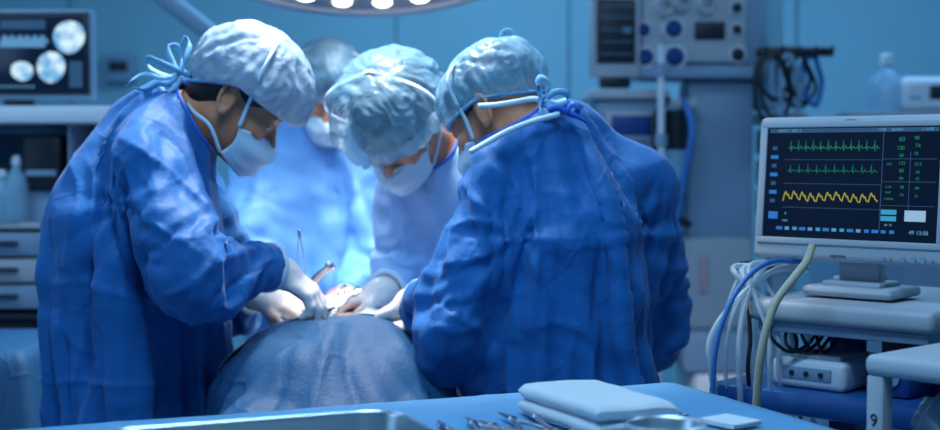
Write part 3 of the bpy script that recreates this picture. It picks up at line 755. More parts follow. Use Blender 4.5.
def slim(p):
    me = p['body'].data; n = len(me.vertices); V = np.empty(n * 3, np.float32); me.vertices.foreach_get('co', V); V = V.reshape(-1, 3).astype(float)
    N_ = np.empty(n * 3, np.float32); me.vertices.foreach_get('normal', N_); N_ = N_.reshape(-1, 3); W = V + np.array(p['root'].location); J = p['J']
    m = np.maximum(smooth01((J['c7'][2] - .03 - W[:, 2]) / .05), smooth01((np.linalg.norm(W - J['c7'], axis=1) - .10) / .04)) * smooth01((np.linalg.norm(W - J['head'], axis=1) - .17) / .05) * smooth01((W[:, 2] - .36) / .08)
    for s_ in 'LR': m = m * smooth01((np.linalg.norm(W - J['wr' + s_], axis=1) - (.10 if ((J['el' + s_] - J['wr' + s_]) @ (J['el' + s_] - J['wr' + s_])) > 0 else 0)) / .06)
    V = V - N_ * (m * .022)[:, None]; me.vertices.foreach_set('co', V.astype(np.float32).ravel()); me.update()
for p in PEOPLE: slim(p)
def finish_cloth(o, lv=1, sol=.0015):
    md = o.modifiers.new('sub', 'SUBSURF'); md.levels = lv; md.render_levels = lv
    if sol: sd = o.modifiers.new('sol', 'SOLIDIFY'); sd.thickness = sol
def crinkle(p, seed, amp=1.0, lines=()):
    """pressed, papery folds of a nonwoven gown: straight creases, drag folds at armpits and elbows"""
    o = p['gown']; md = o.modifiers.new('sub', 'SUBSURF'); md.levels = 1
    dg = bpy.context.evaluated_depsgraph_get(); me = bpy.data.meshes.new_from_object(o.evaluated_get(dg)); o.modifiers.clear(); o.data = me
    me.shade_smooth()
    n = len(me.vertices); V = np.empty(n * 3, np.float32); me.vertices.foreach_get('co', V); V = V.reshape(-1, 3).astype(float)
    N_ = np.empty(n * 3, np.float32); me.vertices.foreach_get('normal', N_); N_ = N_.reshape(-1, 3).astype(float)
    W = V + np.array(p['root'].location); J = p['J']; rs = np.random.RandomState(seed)
    warp = np.stack([vnoise(W, 2.6, seed + 1), vnoise(W, 2.6, seed + 2), vnoise(W, 2.6, seed + 3)], 1) - .5
    Q = W + warp * .16; h = np.zeros(n)
    ad = np.stack([np.minimum(seg_d(W, J['sh' + s_], J['el' + s_])[0], seg_d(W, J['el' + s_], J['wr' + s_])[0]) for s_ in 'LR'], 1).min(1)
    arm = smooth01((.15 - ad) / .05)
    for i in range(16):
        dv = rs.randn(3) * np.array((1, 1, .55)); dv = dv / np.linalg.norm(dv); wl = .07 + .20 * rs.rand()
        mask = smooth01((vnoise(W + rs.rand(3) * 9, 5.0, seed + 10 + i) - .52) / .16)
        h += (tri((Q @ dv) / wl + rs.rand()) - .5) * wl * .045 * mask
    # long vertical folds on the skirt and body
    ang = np.arctan2(W[:, 1] - J['pelvis'][1], W[:, 0] - J['pelvis'][0])
    lowm = smooth01((J['chest'][2] + .05 - W[:, 2]) / .35) * (1 - arm)
    h += lowm * (tri(ang * 2.9 + vnoise(W, 1.7, seed + 40) * 2.2) - .5) * .013
    h += lowm * (tri(ang * 6.3 + vnoise(W, 2.3, seed + 41) * 2.0 + W[:, 2] * .8) - .5) * .006 * smooth01((vnoise(W, 4, seed + 42) - .4) / .2)
    for s_ in 'LR':
        sh, el, wr = J['sh' + s_], J['el' + s_], J['wr' + s_]
        # armpit drag folds
        ap = sh * .75 + J['chest'] * .25 - np.array((0, 0, .06)); r = W - ap; rd = np.linalg.norm(r, axis=1)
        a = np.arctan2(r[:, 2], r[:, 0]); h += (tri(a * 1.1 + vnoise(W, 4, seed + 50) * 2.2) - .5) * .010 * np.exp(-(rd / .17) ** 2) * smooth01(rd / .05)
        # elbow and forearm compression folds
        for (A_, B_, cen, wd, am, wl) in ((sh, el, 1.0, .10, .011, .046), (el, wr, .0, .10, .011, .046), (el, wr, .72, .09, .007, .028), (sh, el, .45, .12, .006, .065)):
            dd, tt = seg_d(W, A_, B_); L_ = np.linalg.norm(B_ - A_); ax = (tt - cen) * L_
            ax_d = unit(B_ - A_); q = W - (A_ + tt[:, None] * (B_ - A_)); ref = unit(np.cross(ax_d, (0.3, 0.2, 1))); ph = np.arctan2(q @ np.cross(ax_d, ref), q @ ref)
            m_ = smooth01((.14 - dd) / .04) * np.exp(-(ax / wd) ** 2)
            h += (tri(ax / wl + .45 * np.sin(ph + seed) + .25 * np.sin(2 * ph) + 1.2 * vnoise(W, 7, seed + 60)) - .5) * am * m_ * (.35 + .65 * smooth01(.5 + .5 * np.sin(ph + seed * .7)))
    # keep neck and cuffs calm
    h *= smooth01((np.linalg.norm(W - J['c7'], axis=1) - .06) / .08)
    for s_ in 'LR': h *= smooth01((np.linalg.norm(W - J['wr' + s_], axis=1) - .02) / .05)
    for fn in lines: h = h + fn(W, N_)
    V = V + N_ * (h * amp)[:, None]
    me.vertices.foreach_set('co', V.astype(np.float32).ravel()); me.update()
    sd = o.modifiers.new('sol', 'SOLIDIFY'); sd.thickness = .0012
def bindings(p):
    me = p['gown'].data; bm = bmesh.new(); bm.from_mesh(me); bm.verts.ensure_lookup_table()
    nb = {}
    for e in bm.edges:
        if len(e.link_faces) == 1:
            a, b = e.verts[0].index, e.verts[1].index; nb.setdefault(a, []).append(b); nb.setdefault(b, []).append(a)
    seen = set(); loops = []
    for st in nb:
        if st in seen: continue
        lp = [st]; seen.add(st); cur = st
        while True:
            nx = [q for q in nb[cur] if q not in seen]
            if not nx: break
            cur = nx[0]; seen.add(cur); lp.append(cur)
        if len(lp) > 24: loops.append(lp)
    o3 = np.array(p['root'].location); J = p['J']
    for lp in loops:
        Q = np.array([bm.verts[i].co[:] for i in lp]); cen = Q.mean(0) + o3
        for _ in range(40): Q = .5 * Q + .25 * np.roll(Q, 1, 0) + .25 * np.roll(Q, -1, 0)
        for i, q in zip(lp, Q): bm.verts[i].co = q
        dn_, dl, dr_ = (np.linalg.norm(cen - J[k]) for k in ('c7', 'wrL', 'wrR'))
        step = max(1, len(Q) // 60); Qs = Q[::step]; Qs = np.concatenate([Qs, Qs[:1]])
        if dn_ < .2: nm, r, m = 'neck_binding', .0045, 'ribbon_dark'
        elif min(dl, dr_) < .12: nm, r, m = 'knit_cuff', .007, 'strap'
        else: nm, r, m = 'hem', .003, 'ribbon_dark'
        V_, F_ = tube_np(catmull(Qs, 3), r, 8); link(nm, mesh_np(nm, V_, F_), M[m], p['gown'])
    bm.to_mesh(me); bm.free()
def flap(W, N_):
    # the overlapping right-hand back panel of the gown: a step along a line down the back, and its pressed cross crease
    z = W[:, 2]; xl = P(577, 115, 2.66)[0] + (1.46 - z) * .12 + .006 * np.sin(z * 16)
    back = smooth01((-N_[:, 1] - .1) / .2); d = W[:, 0] - xl
    st = .007 * smooth01(d / .024) * smooth01((.36 - d) / .3) * back
    zc_ = P(600, 238, 2.66)[2]; st += back * .0035 * np.exp(-np.abs(z - zc_ - .02 * (W[:, 0] - .2)) / .006) * smooth01((W[:, 0] + .02) / .03)
    return st
CA = creases([([(526, 168), (531, 215), (512, 290), (497, 345)], -.022, .014), ([(532, 210), (538, 250), (530, 330)], .010, .012),
    ([(458, 178), (480, 205), (508, 226)], .009, .008), ([(436, 236), (470, 222), (508, 226)], .008, .006), ([(432, 268), (470, 262), (520, 236)], .009, .007),
    ([(508, 226), (490, 270), (452, 318)], .010, .008), ([(425, 300), (455, 308), (490, 298)], -.009, .008), ([(430, 325), (460, 332), (492, 318)], .008, .007),
    ([(492, 168), (512, 190), (524, 222)], .009, .007), ([(503, 152), (520, 200)], -.008, .007), ([(545, 160), (552, 210), (575, 300), (590, 345)], .008, .006),
    ([(560, 250), (572, 300), (560, 380)], -.008, .008), ([(600, 215), (596, 300), (586, 385)], -.009, .007), ([(530, 262), (548, 300), (540, 385)], .008, .008),
    ([(625, 190), (640, 250), (632, 330)], .008, .008), ([(648, 200), (655, 260), (650, 340)], -.010, .008), ([(528, 250), (580, 246), (664, 240)], .004, .003),
    ([(615, 135), (630, 180), (668, 235)], .007, .007), ([(520, 330), (560, 322), (600, 345)], .005, .005), ([(610, 250), (640, 300), (655, 370)], .006, .006)], 2.62)
CB = creases([([(98, 150), (112, 215), (150, 285), (195, 318)], -.020, .013), ([(108, 270), (106, 340), (104, 428)], .011, .005), ([(30, 384), (105, 378), (200, 384)], .006, .003),
    ([(48, 286), (100, 280), (160, 300)], .005, .004), ([(60, 150), (78, 200), (66, 290)], .008, .007), ([(84, 160), (98, 205), (88, 330), (70, 428)], .008, .007),
    ([(118, 128), (150, 150), (205, 190)], .008, .007), ([(150, 118), (185, 150), (222, 205)], -.009, .007), ([(132, 160), (165, 215), (215, 248)], .010, .007),
    ([(125, 190), (150, 245), (190, 262)], -.008, .007), ([(205, 300), (225, 262), (262, 240)], .009, .006), ([(222, 300), (245, 275), (278, 262)], -.008, .005), ([(178, 292), (215, 270), (240, 232)], .008, .006),
    ([(175, 300), (178, 360), (168, 428)], .009, .007), ([(150, 310), (140, 370), (145, 428)], -.008, .008), ([(195, 305), (205, 340), (200, 400)], .008, .006), ([(215, 310), (218, 345), (212, 390)], -.007, .006),
    ([(128, 230), (122, 290), (130, 350)], .007, .006), ([(55, 320), (80, 345), (100, 350)], .005, .005)], 2.80)
crinkle(A, 11, 1.0, (flap, CA)); crinkle(B, 23, 1.0, (CB,)); crinkle(C_, 37, .9); crinkle(D, 51, .9)
for p in PEOPLE: bindings(p)
me = dr.data; Vd = np.empty(len(me.vertices) * 3, np.float32); me.vertices.foreach_get('co', Vd); Vd = Vd.reshape(-1, 3).astype(float)
Fd = np.array([tuple(q.vertices) for q in me.polygons]); fc = Vd[Fd].mean(1)
sel = ((fc[:, 1] > 2.94) | ((fc[:, 0] < TX - .19) & (fc[:, 1] > 2.82)) | ((fc[:, 0] > TX + .19) & (fc[:, 1] > 2.72))) & (fc[:, 1] < 3.42) & (np.abs(fc[:, 0] - TX) < .31)
nV = np.empty(len(Vd) * 3, np.float32); me.vertices.foreach_get('normal', nV); nV = nV.reshape(-1, 3)
wv, wf = del_verts(Vd + nV * np.sign(nV[:, 2].mean()) * .006, Fd, ~np.isin(np.arange(len(Vd)), np.unique(Fd[sel])))
wd_ = link('field_towel', fast_mesh('field', wv, wf), M['drape_white']); tag(wd_, 'white sterile towel framing the operating site on top of the blue drape', 'towel')
CD = creases([([(300, 322), (262, 350), (222, 410)], .012, .014), ([(332, 322), (322, 370), (318, 430)], .010, .012), ([(345, 335), (352, 370), (372, 410)], -.012, .012), ([(372, 325), (400, 352), (440, 400)], .012, .014),
    ([(290, 345), (285, 385), (262, 428)], -.010, .012), ([(398, 335), (420, 360), (455, 395)], -.009, .010), ([(250, 340), (236, 370), (212, 405)], -.008, .010), ([(310, 360), (330, 352), (350, 362)], .007, .008)], 2.66)
md = dr.modifiers.new('sub', 'SUBSURF'); md.levels = 1
me = bpy.data.meshes.new_from_object(dr.evaluated_get(bpy.context.evaluated_depsgraph_get())); dr.modifiers.clear(); dr.data = me; me.shade_smooth()
n_ = len(me.vertices); Vd = np.empty(n_ * 3, np.float32); me.vertices.foreach_get('co', Vd); Vd = Vd.reshape(-1, 3).astype(float); nV = np.empty(n_ * 3, np.float32); me.vertices.foreach_get('normal', nV); nV = nV.reshape(-1, 3).astype(float)
if nV[np.argmax(Vd[:, 2])][2] < 0: nV = -nV
hh = CD(Vd, nV) + sum((tri((Vd @ unit(dv)) / wl + ph) - .5) * wl * .05 * smooth01((vnoise(Vd, 5, 90 + i) - .5) / .15) for i, (dv, wl, ph) in enumerate((((1, .3, .2), .12, .1), ((.6, 1, .5), .16, .6), ((1, -.5, .6), .09, .3), ((.2, .3, 1), .2, .8), ((.9, -.2, -.7), .14, .4))))
Vd = Vd + nV * (hh * smooth01((3.0 - Vd[:, 1]) / .1))[:, None]; me.vertices.foreach_set('co', Vd.astype(np.float32).ravel()); me.update()
sd = dr.modifiers.new('sol', 'SOLIDIFY'); sd.thickness = .0012
finish_cloth(wd_, 1)

# ------------------------------------------------------------------ ties and ribbons of caps and gowns
def ribbons(parent, root, name, paths, wid, m, wdir=(0, 0, 1), twist=1.2):
    for k, pts in enumerate(paths):
        v, f = ribbon_np(pts, wid, wdir, sm=7, twist=twist * (1 if k % 2 else -1)); link(name, mesh_np(name, off(v, root), f), M[m], parent)
def px_path(pts): return [P(x, y, d) for x, y, d in pts]
def child(p, name):
    return [o for o in p['root'].children_recursive if o.name.startswith(name)][0]
capB = child(B, 'bouffant_cap'); rB = B['root']; d0 = 2.86
ribbons(capB, rB, 'cap_tie', [px_path(q) for q in (
    [(192, 76, 2.86), (178, 70, 2.84), (160, 62, 2.84), (148, 58, 2.85), (150, 68, 2.86), (168, 76, 2.86), (180, 75, 2.85)],
    [(180, 74, 2.85), (172, 60, 2.84), (168, 48, 2.85), (177, 46, 2.86), (182, 60, 2.86), (181, 74, 2.85)],
    [(181, 74, 2.85), (185, 60, 2.84), (190, 44, 2.85), (186, 38, 2.86), (181, 46, 2.86)],
    [(180, 75, 2.85), (162, 78, 2.84), (145, 74, 2.84), (132, 80, 2.85), (126, 86, 2.86)],
    [(180, 75, 2.85), (168, 84, 2.84), (158, 84, 2.84), (146, 90, 2.85), (134, 88, 2.86)],
    [(182, 76, 2.85), (176, 86, 2.84), (166, 92, 2.84), (160, 86, 2.85)])], .011, 'ribbon')
capA = child(A, 'bouffant_cap'); rA = A['root']
ribbons(capA, rA, 'cap_tie', [px_path(q) for q in (
    [(543, 100, 2.68), (538, 88, 2.67), (540, 78, 2.67), (547, 80, 2.68), (548, 92, 2.68), (543, 100, 2.68)],
    [(543, 100, 2.68), (556, 92, 2.67), (566, 93, 2.67), (568, 99, 2.68), (556, 102, 2.68), (543, 100, 2.68)],
    [(543, 100, 2.68), (540, 110, 2.67), (546, 118, 2.67), (556, 112, 2.68), (564, 106, 2.68)],
    [(543, 101, 2.68), (558, 106, 2.67), (572, 103, 2.67), (582, 108, 2.68)],
    [(543, 101, 2.68), (552, 110, 2.67), (558, 118, 2.67)],
    [(506, 54, 2.80), (502, 42, 2.80), (504, 33, 2.80), (511, 32, 2.80), (514, 40, 2.80), (510, 54, 2.80)])], .013, 'ribbon')
maskA = child(A, 'face_mask')
ribbons(maskA, rA, 'mask_tie', [px_path(q) for q in ([(478, 106, 2.69), (495, 105, 2.675), (515, 102, 2.675), (532, 99, 2.68), (543, 100, 2.68)],)], .011, 'strap', twist=0)
ribbons(maskA, rA, 'mask_tie', [px_path(q) for q in ([(470, 152, 2.66), (486, 143, 2.64), (508, 131, 2.63), (534, 121, 2.64), (560, 114, 2.65)],)], .011, 'strap', twist=0)
# gown neck ties and the overlapping back flap
gA = A['gown']
ribbons(gA, rA, 'neck_tie', [px_path(q) for q in (
    [(566, 112, 2.66), (572, 104, 2.65), (578, 108, 2.65), (574, 116, 2.66), (566, 112, 2.66)],
    [(566, 112, 2.66), (576, 116, 2.65), (586, 122, 2.64)], [(566, 112, 2.66), (556, 108, 2.65), (550, 112, 2.66), (560, 117, 2.66)])], .012, 'ribbon_dark')

# ------------------------------------------------------------------ surgical lamps
def surgical_lamp(label, c, aim, rad, power, arm_to, size=.12, spot=70):
    t = thing('surgical_lamp', label, 'surgical lamp', c, group=None)
    ax = unit(np.array(aim) - np.array(c)); axv = tuple(-ax)
    MB().lathe([(rad * .25, .085), (rad * .6, .075), (rad * .93, .045), (rad, .015), (rad, -.012), (rad * .97, -.022), (rad * .90, -.020), (rad * .89, -.008)], n=64, axis=axv).build('housing', M['lamp_shell'], t)
    MB().lathe([(.001, .10), (rad * .2, .10), (rad * .25, .085)], n=40, axis=axv).build('back_cap', M['plast_b'], t)
    MB().lathe([(.001, -.010), (rad * .89, -.008)], n=64, axis=axv).build('lamp_face', M['plast'], t)
    q = Vector(axv).to_track_quat('Z', 'Y')
    for ring, n in ((.30, 6), (.68, 14)):
        for k in range(n):
            a = 2 * math.pi * k / n; p = q @ Vector((rad * ring * math.cos(a), rad * ring * math.sin(a), -.014))
            MB().lathe([(.001, -.006), (.018, -.005), (.026, 0), (.028, .005)], tuple(p), 16, axis=axv).build('led_lens', M['led'], t)
    MB().tube([q @ Vector((0, 0, .09)), q @ Vector((0, 0, .16)), Vector(arm_to) - Vector(c) + Vector((0, 0, -.3)), Vector(arm_to) - Vector(c)], .028, 12).build('arm', M['plast_w'], t)
    MB().cyl(q @ Vector((0, 0, -.02)), q @ Vector((0, 0, -.06)), .022).build('handle', M['plast_w'], t)
    l = bpy.data.lights.new('lamp_light', 'SPOT'); l.energy = power; l.color = (1.0, .93, .86); l.spot_size = math.radians(spot); l.spot_blend = .55; l.shadow_soft_size = size
    lo = bpy.data.objects.new('lamp_light', l); COL.objects.link(lo); lo.location = Vector(c) + Vector(ax) * .10; lo.rotation_euler = Vector(ax).to_track_quat('-Z', 'Y').to_euler()
    return t
L1 = P(366, -27, 3.85)
surgical_lamp('round surgical lamp hanging above the surgeons at the top edge', L1, (L1[0] + .02, L1[1] - .17, L1[2] - 1),   .385, 13, (L1[0] + .5, 4.3, CEIL), spot=120)
L2 = np.array((-.30, 2.98, 2.60))
surgical_lamp('round surgical lamp above the patient, out of the picture', L2, (-.23, 3.30, 1.0), .34, 195, (-.9, 2.9, CEIL), size=.13, spot=84)

# ------------------------------------------------------------------ instrument table with its drape and what lies on it
u = np.array((-.9222, -.3867, 0)); v = np.array((.3867, -.9222, 0)); TH = .98; C0 = np.array((.352, 2.435, 0))
def TP(a, b, z=0.0): return C0 + u * a + v * b + np.array((0, 0, TH + z))    # a along the back edge to the left, b towards the camera
TR = math.atan2(-u[1], -u[0]); TL, TD = 1.22, .62
tc_ = C0 + u * TL / 2 + v * TD / 2
t = thing('instrument_table', 'instrument table covered with a light blue drape in the foreground', 'table', (tc_[0], tc_[1], 0), TR)
MB().box((0, 0, TH - .018), (TL - .02, TD - .02, .026), .006).build('tabletop', M['steel_dk'], t)
for sx in (-1, 1):
    for sy in (-1, 1):
        MB().cyl((sx * (TL / 2 - .06), sy * (TD / 2 - .05), .05), (sx * (TL / 2 - .06), sy * (TD / 2 - .05), TH - .03), .014).build('leg', M['steel_dk'], t)
MB().box((0, 0, .28), (TL - .12, TD - .1, .012), .003).build('lower_shelf', M['steel_dk'], t)
# the drape: flat on top, hanging in soft folds at the sides, with pressed creases
def table_drape(name, label, cen, rz, L_, D_, zt, hang, m, seed=3, crease=.0014, h=.02):
    V = []; hx, hy = L_ / 2, D_ / 2
    per = []; n = int((L_ + D_) * 2 / h)
    def edge(s):
        s = s % (2 * (L_ + D_))
        if s < L_: return np.array((-hx + s, -hy)), np.array((0, -1.0))
        s -= L_
        if s < D_: return np.array((hx, -hy + s)), np.array((1.0, 0))
        s -= D_
        if s < L_: return np.array((hx - s, hy)), np.array((0, 1.0))
        s -= L_; return np.array((-hx, hy - s)), np.array((-1.0, 0))
    nr = 26; F = []
    rs = np.random.RandomState(seed)
    for j in range(nr + 1):     # from centre to edge on top
        f = (j / nr) ** .8
        for i in range(n):
            e, _ = edge(i * 2 * (L_ + D_) / n); p = e * max(f, .002); z = 0
            V.append((p[0], p[1], z))
    nh = 22
    for j in range(1, nh + 1):
        f = j / nh
        for i in range(n):
            s = i * 2 * (L_ + D_) / n; e, nn = edge(s)
            cd = min(abs(abs(e[0]) - hx), 1) + min(abs(abs(e[1]) - hy), 1)
            cor = math.exp(-((cd) / .06) ** 2)
            wv = .010 + .022 * f * (math.sin(s * 17 + 2 * math.sin(s * 5)) * .6 + .7 * math.sin(s * 9 + seed)) * min(1, f * 2.2)
            nn2 = nn + (np.sign(e) - nn) * cor
            p = e + nn2 * (max(.004, wv + .02 * f) + cor * .05 * f)
            V.append((p[0], p[1], -.006 - f * hang))
    for j in range(nr + nh):
        for i in range(n): F.append((j * n + i, j * n + (i + 1) % n, (j + 1) * n + (i + 1) % n, (j + 1) * n + i))
    V = np.array(V)
    top = np.arange(len(V)) < (nr + 1) * n
    cr = np.zeros(len(V))
    for x in np.arange(-hx, hx, .2): cr += np.exp(-np.abs(V[:, 0] - x - .07) / .006)
    for y in (-.12, .14): cr += np.exp(-np.abs(V[:, 1] - y) / .006)
    nz = vnoise(V, 6, seed) + .4 * vnoise(V, 17, seed + 1)
    V[:, 2] += np.where(top, cr * crease + nz * .0016, 0) + .0005
    c, s_ = math.cos(rz), math.sin(rz); W = np.stack([V[:, 0] * c - V[:, 1] * s_ + cen[0], V[:, 0] * s_ + V[:, 1] * c + cen[1], V[:, 2] + zt], 1)
    o = link(name, mesh_np(name, W, F), M[m]); return tag(o, label, 'drape')
table_drape('table_drape', 'light blue drape covering the instrument table under towel and instruments', tc_, TR, TL, TD, TH, .42, 'tdrape')
# tray
TRC = TP(.83, .445, .0075)
t = thing('steel_tray', 'rectangular stainless steel tray with a rolled rim on the instrument table', 'tray', tuple(TRC), TR)
def rrect(w_, d_, r, n=8):
    out = []
    for cx, cy, a0 in ((w_ / 2 - r, d_ / 2 - r, 0), (-w_ / 2 + r, d_ / 2 - r, 90), (-w_ / 2 + r, -d_ / 2 + r, 180), (w_ / 2 - r, -d_ / 2 + r, 270)):
        for k in range(n + 1):
            a = math.radians(a0 + 90 * k / n); out.append((cx + r * math.cos(a), cy + r * math.sin(a)))
    return out
def tray_mesh(W_, D_, H, r=.05):
    prof = [(-.022, .004, .5), (-.014, .0005, .8), (-.006, .004, 1), (-.002, .014, 1), (.0, H - .004, 1), (.001, H, 1), (.003, H + .0018, 1), (.006, H + .0015, 1), (.0072, H - .0005, 1), (.006, H - .002, 1), (.004, H - .002, 1), (.002, H - .008, 1), (.0015, .012, 1), (-.004, .002, 1), (-.014, -.0015, .8), (-.024, .002, .5)]
    V = []; n = None
    for o_, z, _ in prof:
        rr = rrect(W_ + 2 * o_, D_ + 2 * o_, r + o_); n = len(rr); V += [(x, y, z) for x, y in rr]
    F = [(j * n + i, j * n + (i + 1) % n, (j + 1) * n + (i + 1) % n, (j + 1) * n + i) for j in range(len(prof) - 1) for i in range(n)]
    F.append(tuple(range(n))); F.append(tuple((len(prof) - 1) * n + k for k in range(n))[::-1]); return V, F
V_, F_ = tray_mesh(.40, .27, .042)
MB().poly(V_, F_).build('tray_pan', M['steel'], t)
# bowl
BC = np.array((.252, 1.79, TH + .006))
t = thing('steel_bowl', 'small round stainless steel bowl in front of the folded white towel', 'bowl', tuple(BC))
MB().lathe([(.001, .002), (.024, .002), (.036, .012), (.044, .030), (.047, .046), (.050, .0485), (.0525, .047), (.0515, .045), (.048, .044), (.0455, .029), (.0375, .010), (.025, 0), (.001, 0)], n=48).build('bowl_body', M['steel'], t)
# folded towel: four stacked layers with round folds
def towel(cen, rz, W_, D_, n_layers, th, m):
    t = bmesh.new(); mb = MB(); 
    for k in range(n_layers):
        pts = []; N1 = 34; zz = k * th
        V = []; prof = []
        hw = W_ / 2 * (1 - .01 * k); rr = th * .5
        for i in range(9): a = -math.pi / 2 - math.pi * i / 8; prof.append((-hw + rr + rr * math.cos(a), zz + rr + rr * math.sin(a)))
        for i in range(1, 12): prof.append((-hw + rr + (2 * hw - 2 * rr) * i / 12, zz + 2 * rr))
        for i in range(9): a = math.pi / 2 - math.pi * i / 8; prof.append((hw - rr + rr * math.cos(a), zz + rr + rr * math.sin(a)))
        for i in range(1, 12): prof.append((hw - rr - (2 * hw - 2 * rr) * i / 12, zz))
        NY = 40
        for j in range(NY + 1):
            yy = -D_ / 2 + D_ * j / NY; e = min(j, NY - j) / NY; rnd = 1 - .55 * max(0, 1 - e * 22) ** 2
            for (px, pz) in prof: V.append((px * (1 - .02 * max(0, 1 - e * 15)), yy + .003 * math.sin(px * 40 + k), (pz - zz - rr) * rnd + zz + rr))
        n = len(prof); F = [(j * n + i, j * n + (i + 1) % n, (j + 1) * n + (i + 1) % n, (j + 1) * n + i) for j in range(NY) for i in range(n)]
        F.append(tuple(range(n))); F.append(tuple(NY * n + i for i in range(n))[::-1])
        V = np.array(V); nz = vnoise(V + np.array((0, 0, .0)), 22, 5); n3 = vnoise(V, 9, 8)
        V[:, 2] += (nz - .5) * .006 * min(1, (k + .3)) + (n3 - .5) * .012 * (k + .2) / n_layers - .10 * np.maximum(0, V[:, 0] / W_) ** 2 * .10 * k
        V[:, 0] += (vnoise(V, 30, 11) - .5) * .004; V[:, 1] += (vnoise(V, 26, 12) - .5) * .006
        mb.poly(V, F)
    o = mb.build('folded_towel', M[m]); o.location = cen; o.rotation_euler = (0, 0, rz); return o
tw = towel((.186, 2.052, TH + .0055), TR + math.radians(2), .142, .240, 2, .0225, 'towel')
tag(tw, 'folded white cotton towel lying on the light blue instrument table', 'towel')
# gauze pads
gz = MB()
for k in range(3): gz.box((0.001 * k, 0, .0012 + .0022 * k), (.062 - .001 * k, .070, .002), .0008, seg=1)
gz = gz.build('gauze_pad', M['gauze']); gz.location = (.380, 2.035, TH + .0055); gz.rotation_euler = (0, 0, TR + .25); tag(gz, 'square white gauze pad lying near the right edge of the table', 'gauze')

def hemostat(label, loc, rz, curved=0.0, spread_=.0, L_=.16, group='steel instruments laid out on the table', name='surgical_clamp'):
    """ring-handled clamp pointing along local +y, tip at the far end"""
    t = thing(name, label, 'surgical instrument', loc, rz, group)
    for s in (1, -1):
        mb = MB(); pts = [(s * .0012 * .3 + curved * .9, L_, .006), (s * .0018 + curved * .5, L_ * .88, .006), (s * .003, L_ * .76, .006), (s * .003, L_ * .70, .006), (-s * .004, L_ * .62, .005 + .001 * s), (-s * (.010 + spread_), L_ * .40, .005), (-s * (.014 + spread_), L_ * .22, .005), (-s * (.013 + spread_), L_ * .16, .005)]
        mb.tube([np.array(p) for p in pts], .0030, 8, taper=lambda q: .45 + .75 * min(1, q * 3) - .2 * max(0, q - .6))
        mb.build('blade_arm', M['steel_dk'], t)
        n = 20; cx, cy = -s * (.020 + spread_), L_ * .08
        ring = [np.array((cx + .011 * math.cos(2 * math.pi * k / n), cy + .014 * math.sin(2 * math.pi * k / n), .005)) for k in range(n + 1)]
        MB().tube(ring, .0024, 8, sm=1).build('ring_handle', M['steel_dk'], t)
    MB().cyl((0, L_ * .66, .001), (0, L_ * .66, .010), .0042, n=16).build('pivot_screw', M['steel_dk'], t)
    return t
def on_table(px, py, z=.006):
    d = 2.1
    for _ in range(20):
        p = P(px, py, d); d -= (TH + z - p[2]) * -d / (CAMZ - p[2]) * -1 * -1 if False else (p[2] - TH - z) * 0
        r = P(px, py, 1.0) - np.array((0, 0, CAMZ)); d = (TH + z - CAMZ) / r[2]; break
    return P(px, py, d)
def lay(tip, tail, name, label, L_=.16, **k):
    a = on_table(*tip); b = on_table(*tail); d = unit(a - b); rz = math.atan2(d[1], d[0]) - math.pi / 2; base = a - d * L_
    return hemostat(label, (base[0], base[1], TH + .005), rz, L_=L_, name=name, **k)
lay((464, 421), (483, 431), 'surgical_clamp', 'small steel clamp, second from left in the row before the towel', .135, curved=.003)
lay((480, 424), (497, 430), 'surgical_clamp', 'steel clamp in the middle of the row, lying behind its neighbours', .125)
lay((500, 416), (529, 430), 'surgical_scissors', 'long steel scissors second nearest to the folded white towel', .165, curved=-.002)
lay((523, 413.5), (559, 430), 'needle_holder', 'long steel needle holder lying right beside the folded white towel', .17)
lay((436, 424), (444, 431), 'surgical_clamp', 'steel clamp farthest left in the row, nearest to the steel tray', .12, curved=.004)
def tweezers(label, loc, rz, L_=.14, name='tissue_forceps', group='steel instruments laid out on the table', rot=None):
    t = thing(name, label, 'surgical instrument', loc, rz, group)
    if rot is not None: t.rotation_euler = rot
    for s in (1, -1):
        v_, f_ = ribbon_np([(0, 0, 0), (s * .004, L_ * .2, 0), (s * .007, L_ * .5, 0), (s * .004, L_ * .85, 0), (s * .0012, L_, 0)], .007, (0, 0, 1), .0016)
        MB().poly(v_, f_).build('prong', M['steel_dk'], t)
    MB().box((0, .004, 0), (.006, .016, .008), .002).build('heel', M['steel_dk'], t)
    return t
a = on_table(664, 415); b = on_table(686, 420); d = unit(a - b)
tweezers('steel forceps sticking out between the folded towel and the gauze pad', (b[0], b[1], TH + .011), math.atan2(d[1], d[0]) - math.pi / 2, .12)

# instruments held over the field
def held(label, name, a, b, kind):
    a, b = np.array(a), np.array(b); L_ = np.linalg.norm(b - a); q = Vector(b - a).to_track_quat('Y', 'Z')
    if kind == 'twz': o = tweezers(label, tuple(a), 0, L_, name, None)
    else: o = hemostat(label, tuple(a), 0, L_=L_, group=None, name=name)
    o.rotation_mode = 'QUATERNION'; o.rotation_quaternion = q; return o
held('thin upright steel forceps held by the left surgeon', 'tissue_forceps', P(299, 232, 2.90), P(303, 300, 2.94), 'twz')
t = thing('surgical_retractor', 'pale handled rod with a round end held over the operating field', 'surgical instrument', tuple(P(330, 266, 2.95)))
o_ = P(330, 266, 2.95)
MB().tube([P(329, 267, 2.95) - o_, P(318, 276, 2.96) - o_, P(306, 290, 2.98) - o_], .0085, 12, taper=lambda q: .75 + .4 * q).build('rod_handle', M['steel'], t)
MB().lathe([(.001, -.010), (.008, -.008), (.0125, 0), (.011, .007), (.001, .010)], (0, 0, 0), 20, axis=(.7, 0, .6)).build('round_tip', M['steel'], t)
held('needle holder gripped by the middle surgeon over the wound', 'needle_holder', P(352, 290, 3.06), P(330, 322, 3.00), 'clamp')

